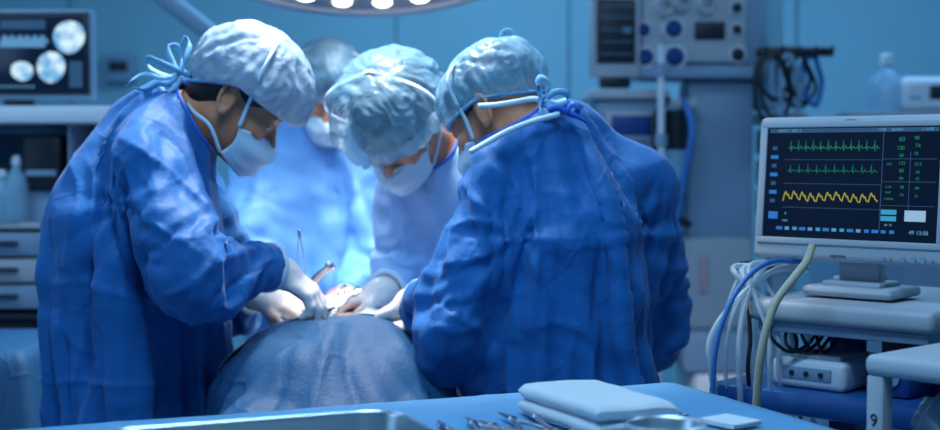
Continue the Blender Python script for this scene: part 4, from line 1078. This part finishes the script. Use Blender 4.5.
# ------------------------------------------------------------------ vital signs monitor on its cart (right)
MY = -math.radians(42)
mc = P(855, 190, 2.64); CT = P(852, 301, 2.60)[2]       # cart top height
t = thing('vital_signs_monitor', 'grey-white patient monitor with green and yellow traces on the right-hand cart', 'monitor', (mc[0], mc[1], CT + .001), MY)
mz = mc[2] - CT; MW, MH = .400, .276
tilt = Matrix.Rotation(math.radians(-5), 3, 'X')
def mp(x, y, z): q = tilt @ Vector((x, y, z)); return (q.x, q.y, q.z + mz)
mb = MB().box(mp(0, .0, 0), (MW, .045, MH), .012, rot=tilt, seg=3).box(mp(0, .035, 0), (MW * .86, .05, MH * .82), .02, rot=tilt, seg=3)
casing = mb.build('casing', M['plast'], t)
SW, SH = .352, .212; SX, SZ = -.002, .010
# raised bezel frame round the glass
fr = MB()
for (cx, cz, sx, sz) in ((SX, SZ + SH / 2 + .006, SW + .024, .012), (SX, SZ - SH / 2 - .006, SW + .024, .012), (SX - SW / 2 - .006, SZ, .012, SH), (SX + SW / 2 + .006, SZ, .012, SH)):
    fr.box(mp(cx, -.0235, cz), (sx, .006, sz), .0018, rot=tilt)
fr.build('bezel', M['plast'], t)
scr = MB().box(mp(SX, -.0225, SZ), (SW, .003, SH), .0006, rot=tilt, seg=1).build('screen', M['scr'], t)
YF = -.0246
def sq(x, z, w_, h_, m, name, par=scr, y=YF):
    return MB().box(mp(SX + x, y, SZ + z), (w_, .0006, h_), 0, rot=tilt).build(name, M[m], par, smooth=False)
def trace(name, fn, z0, m, x0, x1, n, r=.0007):
    pts = [mp(SX + x0 + (x1 - x0) * k / n, YF - .0004, SZ + z0 + fn(k / n)) for k in range(n + 1)]
    return MB().tube([np.array(p) for p in pts], r, 5, sm=1).build(name, M[m], scr)
def ecg(t_, per, a, base=.02):
    q = (t_ * per) % 1; return a * (math.exp(-((q - .3) / .030) ** 2) * 1.0 - .35 * math.exp(-((q - .37) / .03) ** 2) + .28 * math.exp(-((q - .62) / .07) ** 2) + .15 * math.exp(-((q - .15) / .04) ** 2)) + a * .06 * math.sin(t_ * 190)
trace('green_trace', lambda q: ecg(q, 12, .015), .066, 't_green', -.128, .060, 360, .0007)
trace('green_trace', lambda q: ecg(q, 10, .013), .022, 't_green', -.128, .058, 300, .0005)
def pleth(q, per=11):
    f = (q * per) % 1; return .018 * (math.sin(min(1, f / .35) * math.pi / 2) * math.exp(-max(0, f - .3) * 3.0) + .28 * math.exp(-((f - .62) / .08) ** 2)) - .006 + .002 * math.sin(q * 14)
trace('yellow_trace', pleth, -.030, 't_yel', -.135, .060, 300, .0011)
for z in (.044, -.002, -.048): sq(-.036, z, .20, .0009, 't_line', 'grid_line')
sq(.066, .004, .0012, .185, 't_line', 'grid_line'); sq(.120, .004, .0010, .11, 't_line', 'grid_line')
for z in (.046, .004, -.040): sq(.118, z, .104, .0010, 't_line', 'grid_line')
sq(0, SH / 2 - .006, SW - .01, .008, 't_line', 'title_bar')
sq(-.155, -.064, .020, .014, 't_blue', 'soft_key'); sq(.083, -.052, .030, .009, 't_cyan', 'soft_key'); sq(.083, -.064, .030, .009, 't_cyan', 'soft_key'); sq(.134, -.058, .040, .020, 't_white', 'soft_key')
for k in range(15):
    sq(-.140 + k * .0165, -.0885, .009 if k % 3 else .013, .006, ('t_blue', 't_txt', 't_cyan')[(k * 7) % 3] if k < 11 else 't_blue', 'soft_key')
for k in range(7): sq(-.158, .066 - k * .017, .010 + .006 * ((k * 3) % 2), .007, 't_blue' if k % 2 else 't_line', 'side_icon')
def text3(name, body, loc, size, m, par, rotm, parent_loc=None, ext=.0003):
    cu = bpy.data.curves.new(name, 'FONT'); cu.body = body; cu.size = size; cu.extrude = ext; cu.align_x = 'CENTER'; cu.align_y = 'CENTER'
    o = bpy.data.objects.new(name, cu); COL.objects.link(o); dg = bpy.context.evaluated_depsgraph_get()
    me = bpy.data.meshes.new_from_object(o.evaluated_get(dg)); bpy.data.objects.remove(o, do_unlink=True)
    ob = link(name, me, M[m], par, smooth=False); ob.location = loc; ob.rotation_euler = rotm; return ob
RX = (math.radians(90 - 5), 0, 0)
def stext(body, x, z, size, m): return text3('screen_text', body, mp(SX + x, YF - .0003, SZ + z), size, m, scr, RX)
stext('ADULT  BED 5', -.128, SH / 2 - .006, .0080, 't_txt'); stext('12:48', .062, SH / 2 - .006, .007, 't_txt'); stext('ALARM', .092, SH / 2 - .006, .007, 't_txt'); stext('+ 10:38', .150, SH / 2 - .006, .007, 't_txt')
for (b_, x, z, s_) in (('60', .102, .082, .012), ('120', .100, .066, .010), ('50', .102, .052, .009), ('98', .130, .084, .010), ('74', .133, .070, .010), ('16', .130, .056, .009),
                     ('ART', .080, .036, .006), ('122', .104, .038, .009), ('80', .104, .024, .009), ('94', .104, .010, .008), ('37.2', .135, .036, .008), ('36', .135, .022, .008), ('22', .135, .010, .007),
                     ('CO2', .080, -.006, .006), ('PAP', .080, -.016, .006), ('AWRR', .082, -.028, .006), ('38', .106, -.006, .008), ('14', .106, -.020, .008), ('99', .135, -.008, .008), ('21', .135, -.022, .007)):
    stext(b_, x, z, s_, 't_green')
stext('49 13:58', .142, -.0885, .0105, 't_txt'); stext('II', -.128, -.060, .007, 't_txt'); stext('MAP', -.128, -.074, .006, 't_txt'); stext('08  10', .083, -.076, .0055, 't_txt')
text3('maker_mark', 'EGGY', mp(-.004, -.0232, MH / 2 - .0105), .0085, 'plast_dk', t, RX)
text3('maker_mark', 'NIKOMA', mp(-.016, -.0232, -MH / 2 + .0095), .0085, 'plast_dk', t, RX)
for k, x in enumerate((.075, .088, .112, .132, .150, .167)):
    MB().cyl(mp(x, -.022, -MH / 2 + .0105), mp(x, -.0255, -MH / 2 + .0105), .0032 if k in (0, 1, 5) else .0055, n=16).build('button', M['plast_b'], t)
MB().box((0, .035, .055), (.085, .035, .095), .010).build('stand_neck', M['plast'], t)
MB().box((0, .030, .013), (.185, .135, .020), .010, seg=3).box((0, .03, .026), (.12, .09, .012), .005).build('stand_foot', M['plast'], t)

cx_, cy_ = mc[0] + .092, mc[1] + .065
t = thing('equipment_cart', 'grey equipment cart carrying the patient monitor, with blue lower shelf', 'cart', (cx_, cy_, 0), MY)
TW, TDp = .37, .46
MB().box((0, 0, CT - .021), (TW, TDp, .042), .014, seg=3).build('cart_top', M['plast'], t)
MB().box((0, 0, CT - .052), (TW - .03, TDp - .03, .02), .004).build('top_support', M['plast_b'], t)
for sx in (-1, 1): MB().box((sx * .10 + .03, -.04, (CT - .06 + .12) / 2), (.055, .06, CT - .18), .008).build('column', M['navy'], t)
SHZ = P(810, 392, 2.6)[2]
MB().box((-.03, 0, SHZ - .02), (TW + .10, TDp + .02, .045), .012).build('lower_shelf', M['blue_sh'], t)
MB().box((.05, .17, (CT + SHZ) / 2 - .04), (.30, .01, CT - SHZ - .05), .003).build('back_panel', M['plast_dk'], t)
MB().box((0, 0, .55), (TW, TDp, .03), .01).build('bottom_shelf', M['blue_sh'], t)
for sx in (-1, 1):
    MB().box((sx * .17, 0, .10), (.05, TDp + .04, .05), .015).build('foot_rail', M['plast_b'], t)
    for sy in (-1, 1):
        MB().cyl((sx * .17 - .011, sy * .2, .037), (sx * .17 + .011, sy * .2, .037), .036, n=24).build('castor', M['plast_dk'], t)
def on_cart(x, y): c, s_ = math.cos(MY), math.sin(MY); return (cx_ + x * c - y * s_, cy_ + x * s_ + y * c)
# white module on the blue shelf
q = on_cart(-.075, -.10)
t = thing('pump_module', 'white boxy pump module standing on the blue cart shelf', 'medical device', (q[0], q[1], SHZ + .003), MY)
MB().box((0, 0, .028), (.155, .19, .055), .012, seg=3).build('case', M['plast_w'], t)
MB().box((.01, -.02, .060), (.10, .12, .010), .004).build('lid', M['plast'], t)
MB().box((0, -.096, .030), (.10, .004, .022), .001).build('front_panel', M['plast_b'], t)
for k in range(3): MB().cyl((-.03 + .03 * k, -.096, .03), (-.03 + .03 * k, -.101, .03), .005, n=14).build('button', M['plast_dk'], t)
q = on_cart(.09, -.13)
t = thing('sensor_box', 'dark sensor box beside the cart column on the blue shelf', 'medical device', (q[0], q[1], SHZ + .003), MY)
MB().box((0, 0, .03), (.06, .10, .06), .01).build('case', M['navy'], t); MB().cyl((0, -.05, .035), (0, -.056, .035), .012, n=18).build('socket', M['plast_b'], t)
q = on_cart(-.10, .08)
t = thing('cable_connector_block', 'black connector block lying on the cart top behind the monitor foot', 'connector', (q[0], q[1], CT + .001), MY)
MB().box((0, 0, .014), (.09, .05, .026), .008).build('case', M['plast_dk'], t); MB().cyl((-.045, 0, .014), (-.062, 0, .014), .009, n=14).build('plug', M['plast_b'], t)

def cable(label, pts, r, m, cat='cable', group=None, name='cable', n=10):
    o = MB().tube([np.array(p) for p in pts], r, n, sm=8).build(name, M[m], None); return tag(o, label, cat, group)
cable('thick cream-coloured hose curving down in front of the monitor cart', [P(812, 247, 2.56), P(806, 262, 2.50), P(792, 280, 2.44), P(776, 302, 2.42), P(766, 330, 2.41), P(760, 360, 2.41), P(757, 395, 2.42), P(756, 430, 2.43), P(757, 520, 2.45), P(765, 640, 2.5)], .0072, 'cream', 'hose', name='hose')
cable('blue cable hanging from the left edge of the monitor cart', [P(806, 262, 2.72), P(770, 262, 2.66), P(741, 285, 2.62), P(720, 330, 2.6), P(713, 380, 2.6), P(716, 440, 2.6), P(735, 560, 2.6)], .0050, 'cable_b')
rs = np.random.RandomState(5)
ORD = ['first', 'second', 'third', 'fourth', 'fifth', 'sixth', 'seventh', 'eighth', 'ninth', 'tenth', 'eleventh', 'twelfth', 'thirteenth']
for k in range(13):
    x0 = 800 - k * 2.5; xb = 706 + k * 7.5 + rs.rand() * 8; ym = 278 + rs.rand() * 26; d = 2.66 + .10 * rs.rand()
    pts = [P(x0 + 8, 262 + rs.rand() * 8, d + .05), P(x0 - 25 - k, 264 + rs.rand() * 12, d), P((x0 + xb) / 2 - 18, ym, d - .03), P(xb + 3, 325 + rs.rand() * 20, d - .05), P(xb - 3 + rs.rand() * 8, 372, d - .05), P(xb + 6 + rs.rand() * 20, 430 + rs.rand() * 40, d)]
    cable('%s tube from the left in the bundle hanging off the monitor cart, %s' % (ORD[k], 'translucent' if k % 6 != 5 else 'dark'), pts, .0042 if k % 3 else .0058, 'cable_w' if k % 6 != 5 else 'cable_k', 'tube', 'tubes hanging from the monitor cart', name='tube', n=8)
for k in range(4):
    cable('%s dark lead from the left looping under the monitor cart top' % ORD[k], [P(775 + 14 * k, 318, 2.66), P(770 + 16 * k, 335 + 8 * (k % 2), 2.62), P(790 + 12 * k, 352, 2.62), P(812 + 8 * k, 340, 2.66), P(818 + 10 * k, 318, 2.72)], .0035, 'cable_k', 'cable', 'dark leads under the cart top', n=8)

# ------------------------------------------------------------------ right front trolley
RY = -math.radians(48); RZT = P(865, 354, 2.08)[2]; rc = P(863, 356, 2.08); ex = np.array((math.cos(RY), math.sin(RY), 0)); ey = np.array((-math.sin(RY), math.cos(RY), 0)); RW, RD = .46, .44
c0 = np.array((rc[0], rc[1], 0)) + ex * RW / 2 + ey * RD / 2
t = thing('supply_trolley', 'grey trolley at the right edge with a 9 sticker on its front post', 'trolley', (c0[0], c0[1], 0), RY)
MB().box((0, 0, RZT - .016), (RW, RD, .032), .012, seg=3).build('trolley_top', M['plast'], t)
MB().box((.02, .02, RZT + .001), (RW - .12, RD - .12, .004), .001).build('top_mat', M['plast_b'], t)
MB().box((.03, .02, RZT + .0045), (RW - .22, RD - .24, .004), .001).build('printed_card', M['plast_w'], t)
for sx in (-1, 1):
    for sy in (-1, 1):
        lg = MB().box((sx * (RW / 2 - .018), sy * (RD / 2 - .018), (RZT - .03 + .07) / 2), (.030, .030, RZT - .10), .006).build('post', M['plast'], t)
        if sx == -1 and sy == -1:
            text3('sticker_mark', '9', (-(RW / 2 - .018), -(RD / 2 - .018) - .0158, RZT - .098), .026, 'plast_dk', lg, (math.radians(90), 0, 0))
            MB().cyl((-(RW / 2 - .018), -(RD / 2 - .018) - .0155, RZT - .119), (-(RW / 2 - .018), -(RD / 2 - .018) - .0163, RZT - .119), .0028, n=12).build('sticker_dot', M['plast_dk'], lg)
        MB().cyl((sx * (RW / 2 - .03), sy * (RD / 2 - .03) - .01, .036), (sx * (RW / 2 - .03), sy * (RD / 2 - .03) + .01, .036), .035, n=24).build('castor', M['plast_dk'], t)
for z in (RZT - .175, .5, .18): MB().box((0, 0, z), (RW - .03, RD - .03, .016), .004).build('shelf', M['plast_b'], t)
MB().box((0, RD / 2 - .02, RZT - .10), (RW - .06, .008, .14), .002).build('back_panel', M['plast_dk'], t)
def on_tr(x, y): return c0[:2] + ex[:2] * x + ey[:2] * y
def lumpy(name, label, cat, c, r, m, seed, group=None):
    R_ = np.eye(3); V, F, _ = prims_mesh([ell(c, r) + (.02,), ell(np.array(c) + np.array((r[0] * .45, -r[1] * .2, r[2] * .3)), np.array(r) * .62) + (.02,), ell(np.array(c) - np.array((r[0] * .4, -r[1] * .3, -r[2] * .35)), np.array(r) * .6) + (.02,)], .005, sm=1)
    dv = V - np.array(c); nn = dv / (np.linalg.norm(dv, axis=1)[:, None] + 1e-9)
    V = V + nn * ((tri(vnoise(V, 18, seed) * 3) - .5) * .010 + (tri(vnoise(V, 40, seed + 1) * 2) - .5) * .004)[:, None]
    V[:, 2] = np.maximum(V[:, 2], RZT - .166)
    o = link(name, fast_mesh(name, V, F), M[m]); return tag(o, label, cat, group)
p_ = on_tr(-.12, -.11); lumpy('plastic_bag', 'crumpled clear plastic bag stuffed under the right trolley top', 'bag', (p_[0], p_[1], RZT - .115), (.072, .06, .052), 'bag', 4)
p_ = on_tr(.055, -.10); lumpy('waste_liner', 'yellow-green crumpled liner on the right trolley shelf', 'bag', (p_[0], p_[1], RZT - .125), (.055, .055, .042), 'green', 9)

# ------------------------------------------------------------------ ventilator tower (background, right of centre)
D0 = 4.75; S = D0 / FPX
def W3(px, py, d=D0): return P(px, py, d)
x0, z0 = W3(702, 0)[0], 0
t = thing('anaesthesia_machine', 'tall anaesthesia machine with gauges and knobs behind the right surgeon', 'medical device', (x0, D0 + .2, 0), 0)
def bx(px0, py0, px1, py1, y0, y1, m, name, par, bev=.008, d=D0):
    a, b = W3(px0, py0, d), W3(px1, py1, d); o = par if par.parent is None else par.parent; l = o.location
    return MB().box(((a[0] + b[0]) / 2 - l[0], d + (y0 + y1) / 2 - l[1], (a[2] + b[2]) / 2 - l[2]), (abs(b[0] - a[0]), y1 - y0, abs(b[2] - a[2])), bev).build(name, M[m], par)
head = bx(638, -25, 764, 66, 0, .32, 'plast_b', 'gauge_housing', t, .015)
bx(642, -20, 745, 62, -.012, .01, 'plast', 'gauge_panel', t, .005)
bx(636, 66, 768, 78, -.02, .33, 'plast_b', 'housing_ledge', t, .006)
bx(764, -30, 790, 108, .10, .4, 'wall_l', 'side_panel', t, .01)
bx(690, 78, 755, 300, .04, .26, 'plast_b', 'column', t, .02)
bx(683, 238, 752, 330, .0, .30, 'plast', 'column_foot', t, .02)
bx(700, 256, 707, 292, -.012, .01, 'gown_in', 'tube_marker', t, .003)
bx(680, 330, 760, 372, -.05, .38, 'plast_b', 'base', t, .03)
bx(692, 372, 762, 404, -.08, .42, 'plast_w', 'base_plate', t, .02)
dsp = bx(694, 22, 724, 40, -.020, -.008, 'plast_dk', 'display', t, .002)
def knob(px, py, r, m='navy', par=t, d=D0, y=-.012):
    p = W3(px, py, d) - np.array(par.location)
    k = MB().lathe([(.001, .0), (r * 1.1, .001), (r * 1.05, .012), (r * .8, .016), (r * .75, .034), (r * .6, .038), (.001, .038)], (p[0], p[1] + y, p[2]), 20, axis=(0, -1, 0)).build('knob', M[m], par)
    MB().lathe([(r * 1.15, 0), (r * 1.5, 0), (r * 1.5, .006), (r * 1.15, .006)], (p[0], p[1] + y - .001, p[2]), 24, axis=(0, -1, 0)).build('dial_ring', M['plast_w'], k)
for (px, py, r, m) in ((643, 30, .020, 'navy'), (673, 29, .026, 'navy'), (645, 57, .024, 'navy'), (674, 57, .028, 'navy'), (736, 8, .016, 'plast_dk'), (736, 30, .015, 'plast_dk'), (737, 55, .020, 'plast_dk')): knob(px, py, r, m)
def gauge(px, py, r, par=t):
    p = W3(px, py) - np.array(par.location)
    g_ = MB().lathe([(r * .9, .0), (r, .0), (r, .025), (r * .92, .028), (r * .88, .020)], (p[0], p[1] - .011, p[2]), 28, axis=(0, -1, 0)).build('gauge', M['plast_w'], par)
    MB().cyl((p[0], p[1] - .012, p[2]), (p[0], p[1] - .024, p[2]), r * .88, n=28).build('dial_face', M['plast'], g_)
    MB().box((p[0] + r * .2, p[1] - .027, p[2] + r * .15), (r * .7, .003, .005), 0, rot=Matrix.Rotation(-.7, 3, 'Y')).build('needle', M['plast_dk'], g_)
gauge(664, 8, .032); gauge(706, 6, .030); gauge(682, 4, .026)
t = thing('ventilator_display', 'dark screen in a pale frame mounted left of the anaesthesia machine gauges', 'monitor', tuple(W3(612, 84)), 0)
bx(590, -12, 640, 78, -.03, .05, 'plast', 'casing', t, .012)
sc_ = bx(596, 0, 634, 64, -.036, -.02, 'plast_dk', 'screen', t, .002)
for k in range(5): bx(600, 6 + k * 12, 631, 7 + k * 12, -.038, -.035, 't_line', 'screen_line', sc_, 0)
bx(622, 28, 630, 34, -.039, -.035, 't_line', 'screen_field', sc_, 0)
bx(600, 76, 630, 88, -.02, .06, 'plast_dk', 'bracket', t, .006)
# patient circuit / suction trolley under it
t = thing('suction_trolley', 'pale trolley with a small navy display behind the right surgeon', 'trolley', (W3(632, 200)[0], D0 + .05, 0), 0)
bx(588, 90, 666, 100, -.09, .30, 'plast', 'trolley_top', t, .01)
bx(596, 100, 660, 168, -.06, .28, 'plast_b', 'cabinet', t, .012)
db = bx(604, 112, 654, 140, -.075, -.05, 'plast', 'display_frame', t, .004)
bx(609, 116, 650, 136, -.080, -.07, 'navy', 'display', t, .002)
for k in range(3): bx(598, 172 + k * 44, 656, 206 + k * 44, -.06, .28, ('plast', 'plast_b', 'plast')[k], 'drawer', t, .01); bx(612, 184 + k * 44, 644, 188 + k * 44, -.08, -.05, 'plast_dk', 'drawer_handle', t, .003)
bx(594, 304, 664, 330, -.06, .3, 'plast_b', 'base', t, .01); bx(600, 330, 660, 430, -.04, .26, 'plast', 'lower_cabinet', t, .01)
t = thing('gas_pipe', 'thin white vertical pipe with clamps beside the machine column', 'pipe', tuple(W3(661, 330, 4.62)), 0)
l_ = np.array(t.location)
MB().cyl(W3(661, 45, 4.62) - l_, W3(661, 330, 4.62) - l_, .012).build('pipe', M['plast_w'], t)
for y in (70, 140, 168): MB().cyl(W3(661, y, 4.62) - l_ - np.array((0, 0, .02)), W3(661, y, 4.62) - l_ + np.array((0, 0, .02)), .021).build('clamp', M['plast_b'], t)
# vaporisers and absorber between trolley and column
t = thing('breathing_circuit', 'dark breathing circuit with canister hanging between pipe and machine column', 'medical device', tuple(W3(676, 140, 4.70)), 0); l_ = np.array(t.location)
MB().cyl(W3(677, 110, 4.7) - l_, W3(677, 150, 4.7) - l_, .045, .040, 28).build('canister', M['plast_dk'], t)
MB().cyl(W3(677, 150, 4.7) - l_, W3(677, 190, 4.7) - l_, .040, .030, 28).build('water_trap', M['bottle'], t)
MB().tube([W3(668, 98, 4.66) - l_, W3(655, 120, 4.64) - l_, W3(658, 165, 4.63) - l_, W3(668, 210, 4.66) - l_, W3(690, 225, 4.68) - l_], .013, 10).build('corrugated_hose', M['cable_k'], t)
MB().tube([W3(684, 100, 4.66) - l_, W3(692, 130, 4.6) - l_, W3(684, 175, 4.6) - l_, W3(672, 240, 4.62) - l_], .011, 10).build('corrugated_hose', M['cable_b'], t)
MB().box(W3(677, 104, 4.7) - l_, (.12, .08, .03), .008).build('bracket', M['plast'], t)
t = thing('infusion_rack', 'rack of infusion pumps standing between the machine column and the monitor', 'medical device', (W3(772, 200, 4.6)[0], 4.75, 0), 0)
bx(768, 112, 808, 124, .0, .3, 'plast', 'rack_top', t, .008)
for k in range(4):
    f = bx(770, 128 + k * 32, 806, 155 + k * 32, .0, .25, ('plast_dk', 'plast', 'plast_dk', 'plast_b')[k], 'pump', t, .01); bx(773, 133 + k * 32, 793, 145 + k * 32, -.010, .005, 'plast_dk' if k % 2 else 'navy', 'pump_display', f, .002)
bx(776, 256, 798, 420, .08, .16, 'plast_b', 'rack_pole', t, .008)
# loops of cable hung on the wall panel hook
t = thing('cable_hook_rail', 'small dark hook rail on the pale side panel holding coiled cables', 'hook', tuple(W3(795, 52, 4.74)), 0); l_ = np.array(t.location)
MB().box((0, 0, 0), (.26, .03, .03), .006).build('rail', M['plast_dk'], t)
for k in range(5): MB().tube([np.array((-.11 + .055 * k, -.015, -.005)), np.array((-.11 + .055 * k, -.06, -.01)), np.array((-.11 + .055 * k, -.07, .015))], .005, 8).build('hook', M['plast_dk'], t)
MB().box((-.02, .10, 0), (.05, .2, .05), .006).build('bracket', M['plast_b'], t)
for k in range(10):
    cx0 = 772 + (k * 13) % 50; w1 = 7 + rs.rand() * 9; yb = 85 + rs.rand() * 32; d = 4.66 + .03 * (k % 4)
    cable('coiled lead hanging from the small dark hook rail above and left of the monitor', [P(cx0, 54, d), P(cx0 - w1, 66, d - .02), P(cx0 - w1 * .9, yb, d - .03), P(cx0 + 3, yb + 10 + rs.rand() * 6, d), P(cx0 + w1 * 1.1, yb - 8, d + .02), P(cx0 + w1 * .7, 68, d), P(cx0 + 2, 54, d)], .007, ('cable_k', 'plast_b', 'cable_k', 'cable_b')[k % 4], 'cable', 'coiled leads on the hook rail', n=8)

# ------------------------------------------------------------------ counter on the far right with bottle and device
D1 = 5.0
t = thing('side_counter', 'pale counter cabinet against the back wall behind the patient monitor', 'cabinet', (P(915, 200, D1)[0], D1 + .25, 0), 0)
bx(845, 112, 1010, 120, -.05, .6, 'plast', 'worktop', t, .006, d=D1); bx(850, 120, 1005, 420, 0, .58, 'plast_b', 'carcass', t, .01, d=D1)
for k in range(3): f = bx(853 + k * 51, 126, 901 + k * 51, 400, -.018, .0, 'plast_b', 'door', t, .004, d=D1); bx(893 + k * 51, 200, 896 + k * 51, 240, -.04, -.018, 'steel', 'door_handle', f, .002, d=D1)
zt_ = P(880, 112, D1)[2] + .001
bp_ = P(886, 112, D1 + .1); t = thing('wash_bottle', 'clear plastic bottle with a narrow neck on the far right counter', 'bottle', (bp_[0], bp_[1], zt_), 0)
MB().lathe([(.001, .002), (.068, .002), (.072, .012), (.072, .095), (.060, .125), (.030, .150), (.020, .165), (.020, .175)], n=32).build('bottle_body', M['bottle'], t)
MB().lathe([(.022, .172), (.024, .174), (.024, .205), (.018, .212), (.001, .214)], n=24).build('cap', M['plast_w'], t)
bp_ = P(926, 112, D1 + .05); t = thing('sterilizer', 'white rounded bench device with dark window on the far right counter', 'medical device', (bp_[0], bp_[1] + .1, zt_), 0)
MB().box((.0, 0, .065), (.20, .26, .125), .035, seg=4).build('case', M['plast_w'], t); MB().box((.045, -.131, .07), (.085, .01, .05), .004).build('window', M['plast_dk'], t)
MB().box((-.05, -.131, .05), (.04, .01, .012), .003).build('button_strip', M['plast_b'], t)

# ------------------------------------------------------------------ ultrasound workstation (background left)
D2 = 4.4
zt2 = P(60, 107, D2)[2]
t = thing('ultrasound_monitor', 'black-framed monitor showing pale ultrasound images at the upper left', 'monitor', (P(32, 50, D2)[0], D2, zt2 + .001), 0)
bx(-32, 10, 95, 100, -.02, .03, 'plast_b', 'casing', t, .008, d=D2)
bx(-29, 13, 92, 95, -.026, -.015, 'plast_dk', 'bezel', t, .002, d=D2)
sc_ = bx(-26, 17, 88, 91, -.0285, -.02, 'scr_us', 'screen', t, .001, d=D2)
l_ = np.array(t.location)
def blob(px, py, rx, ry, name='ultrasound_image'):
    c = W3(px, py, D2 - .030) - l_; n = 40; V = [(c[0], c[1], c[2])]
    for k in range(n):
        a = 2 * math.pi * k / n; r = 1 + .025 * math.sin(2 * a + px) + .015 * math.sin(3 * a)
        V.append((c[0] + rx * S * .93 * r * math.cos(a), c[1], c[2] + ry * S * .93 * r * math.sin(a)))
    V += [(x, y + .0008, z) for x, y, z in V[1:]]
    F = [(0, k + 1, (k + 1) % n + 1) for k in range(n)] + [(k + 1, k + 1 + n, (k + 1) % n + 1 + n, (k + 1) % n + 1) for k in range(n)]
    return MB().poly(V, F).build(name, M['us_white'], sc_, smooth=False)
blob(69, 37, 15.5, 16); blob(51, 67, 13.5, 15.5); blob(22, 71, 11, 9.5)
pts = []
for k in range(120):
    q_ = k / 119; pts.append(W3(3 + 44 * q_, 42 - abs(math.sin(k * 1.9)) * 5 - 2 * math.sin(k * .31), D2 - .030) - l_)
MB().tube(pts, .004, 4, sm=1).build('doppler_trace', M['t_txt'], sc_)
bx(3, 41, 48, 48, -.031, -.029, 't_txt', 'doppler_band', sc_, 0, d=D2)
bx(3, 21, 48, 30, -.031, -.029, 't_line', 'header_block', sc_, 0, d=D2)
bx(72, 62, 85, 88, -.031, -.029, 't_line', 'side_menu', sc_, 0, d=D2)
for k in range(7): bx(4 + k * 5, 86, 7 + k * 5, 88, -.031, -.029, 't_txt', 'menu_mark', sc_, 0, d=D2)
bx(4, 96, 33, 107, -.01, .03, 'plast_dk', 'stand', t, .004, d=D2)
t = thing('workstation_counter', 'pale counter with open bays and drawers under the ultrasound monitor', 'cabinet', (P(50, 200, D2)[0], D2 + .15, 0), 0)
bx(-60, 107, 150, 124, -.10, .40, 'plast_w', 'worktop', t, .008, d=D2)
bx(-60, 124, 150, 134, .20, .40, 'plast_b', 'back_rail', t, .004, d=D2)
bx(-58, 134, 148, 300, .34, .38, 'plast_b', 'back_panel', t, .004, d=D2)
for x in (-58, 72, 145): bx(x, 124, x + 5, 310, -.05, .38, 'plast_b', 'side_panel', t, .004, d=D2)
bx(-56, 222, 145, 228, -.05, .36, 'plast', 'shelf', t, .003, d=D2)
for k in range(3): f = bx(-55, 232 + k * 26, 70, 255 + k * 26, -.06, .34, ('plast_b', 'plast', 'plast_b')[k], 'drawer', t, .008, d=D2); bx(-5, 240 + k * 26, 25, 243 + k * 26, -.08, -.06, 'plast_dk', 'drawer_handle', f, .003, d=D2)
bx(-58, 312, 150, 318, -.06, .38, 'plast_dk', 'plinth', t, .003, d=D2); bx(-50, 318, 142, 425, .0, .34, 'plast_dk', 'base', t, .004, d=D2)
t = thing('printer', 'black boxy printer in the open bay under the ultrasound monitor', 'printer', (P(42, 222, D2)[0], D2 + .1, P(42, 222, D2)[2] + .001), 0)
bx(24, 136, 62, 190, -.02, .22, 'plast_dk', 'case', t, .008, d=D2); bx(28, 170, 58, 176, -.026, -.018, 'plast_b', 'paper_slot', t, .001, d=D2); bx(26, 190, 60, 221.5, .0, .2, 'plast_b', 'stand', t, .006, d=D2)
for k, (px, h_) in enumerate(((17, 66), (3, 52))):
    b0 = P(px, 221, D2 - .02); t = thing('spray_bottle', ['tall pale bottle with tapered neck left of the black printer', 'shorter pale bottle at the far left edge of the counter bay'][k], 'bottle', (b0[0], b0[1], P(px, 222, D2)[2] + .001), 0)
    s_ = h_ * D2 / FPX
    MB().lathe([(.001, .0), (.036, .002), (.038, .01), (.038, s_ * .55), (.030, s_ * .68), (.014, s_ * .80), (.012, s_ * .86)], n=28).build('bottle_body', M['bottle'], t)
    MB().lathe([(.014, s_ * .85), (.015, s_ * .86), (.014, s_ * .95), (.009, s_), (.001, s_)], n=20).build('cap', M['plast_w'], t)
# wall socket unit
t = thing('wall_socket_box', 'small grey socket box on the wall right of the ultrasound monitor', 'socket', (P(117, 68, 6.6)[0], 6.665, P(117, 68, 6.6)[2]), 0)
MB().box((0, -.02, 0), (.15, .05, .13), .01).build('housing', M['plast_b'], t); MB().box((0, -.046, .01), (.09, .006, .05), .002).build('socket_face', M['plast_dk'], t)
# side table with blue drape behind the left surgeon
q = P(-20, 345, 3.5); t = thing('side_table', 'small side table under a blue drape behind the left surgeon', 'table', (q[0] - .15, q[1] + .1, 0), 0)
hz = q[2]; MB().box((0, 0, hz - .02), (.56, .40, .03), .006).build('tabletop', M['steel_dk'], t)
for sx in (-1, 1):
    for sy in (-1, 1): MB().cyl((sx * .25, sy * .17, 0), (sx * .25, sy * .17, hz - .03), .012).build('leg', M['steel_dk'], t)
table_drape('side_table_drape', 'deep blue drape hanging over the side table at the lower left edge', (q[0] - .15, q[1] + .1, 0), 0, .58, .42, hz, .5, 'drape', seed=8)
# boom arm from the ceiling (upper left)
t = thing('ceiling_boom', 'slanting grey boom arm under the ceiling at the upper left', 'ceiling boom', tuple(P(150, -60, 4.9)[:2]) + (CEIL,), 0); l_ = np.array(t.location)
MB().tube([P(120, -35, 4.9) - l_, P(165, -2, 4.9) - l_, P(222, 42, 4.9) - l_], .034, 14).build('boom_arm', M['plast_b'], t)
MB().cyl(P(120, -35, 4.9) - l_, (P(120, -35, 4.9) - l_) * np.array((1, 1, 0)), .045).build('drop_tube', M['plast_b'], t)
MB().lathe([(.001, -.02), (.05, -.02), (.055, 0), (.05, .05), (.001, .05)], tuple(P(120, -35, 4.9) - l_), 24).build('joint', M['plast'], t)
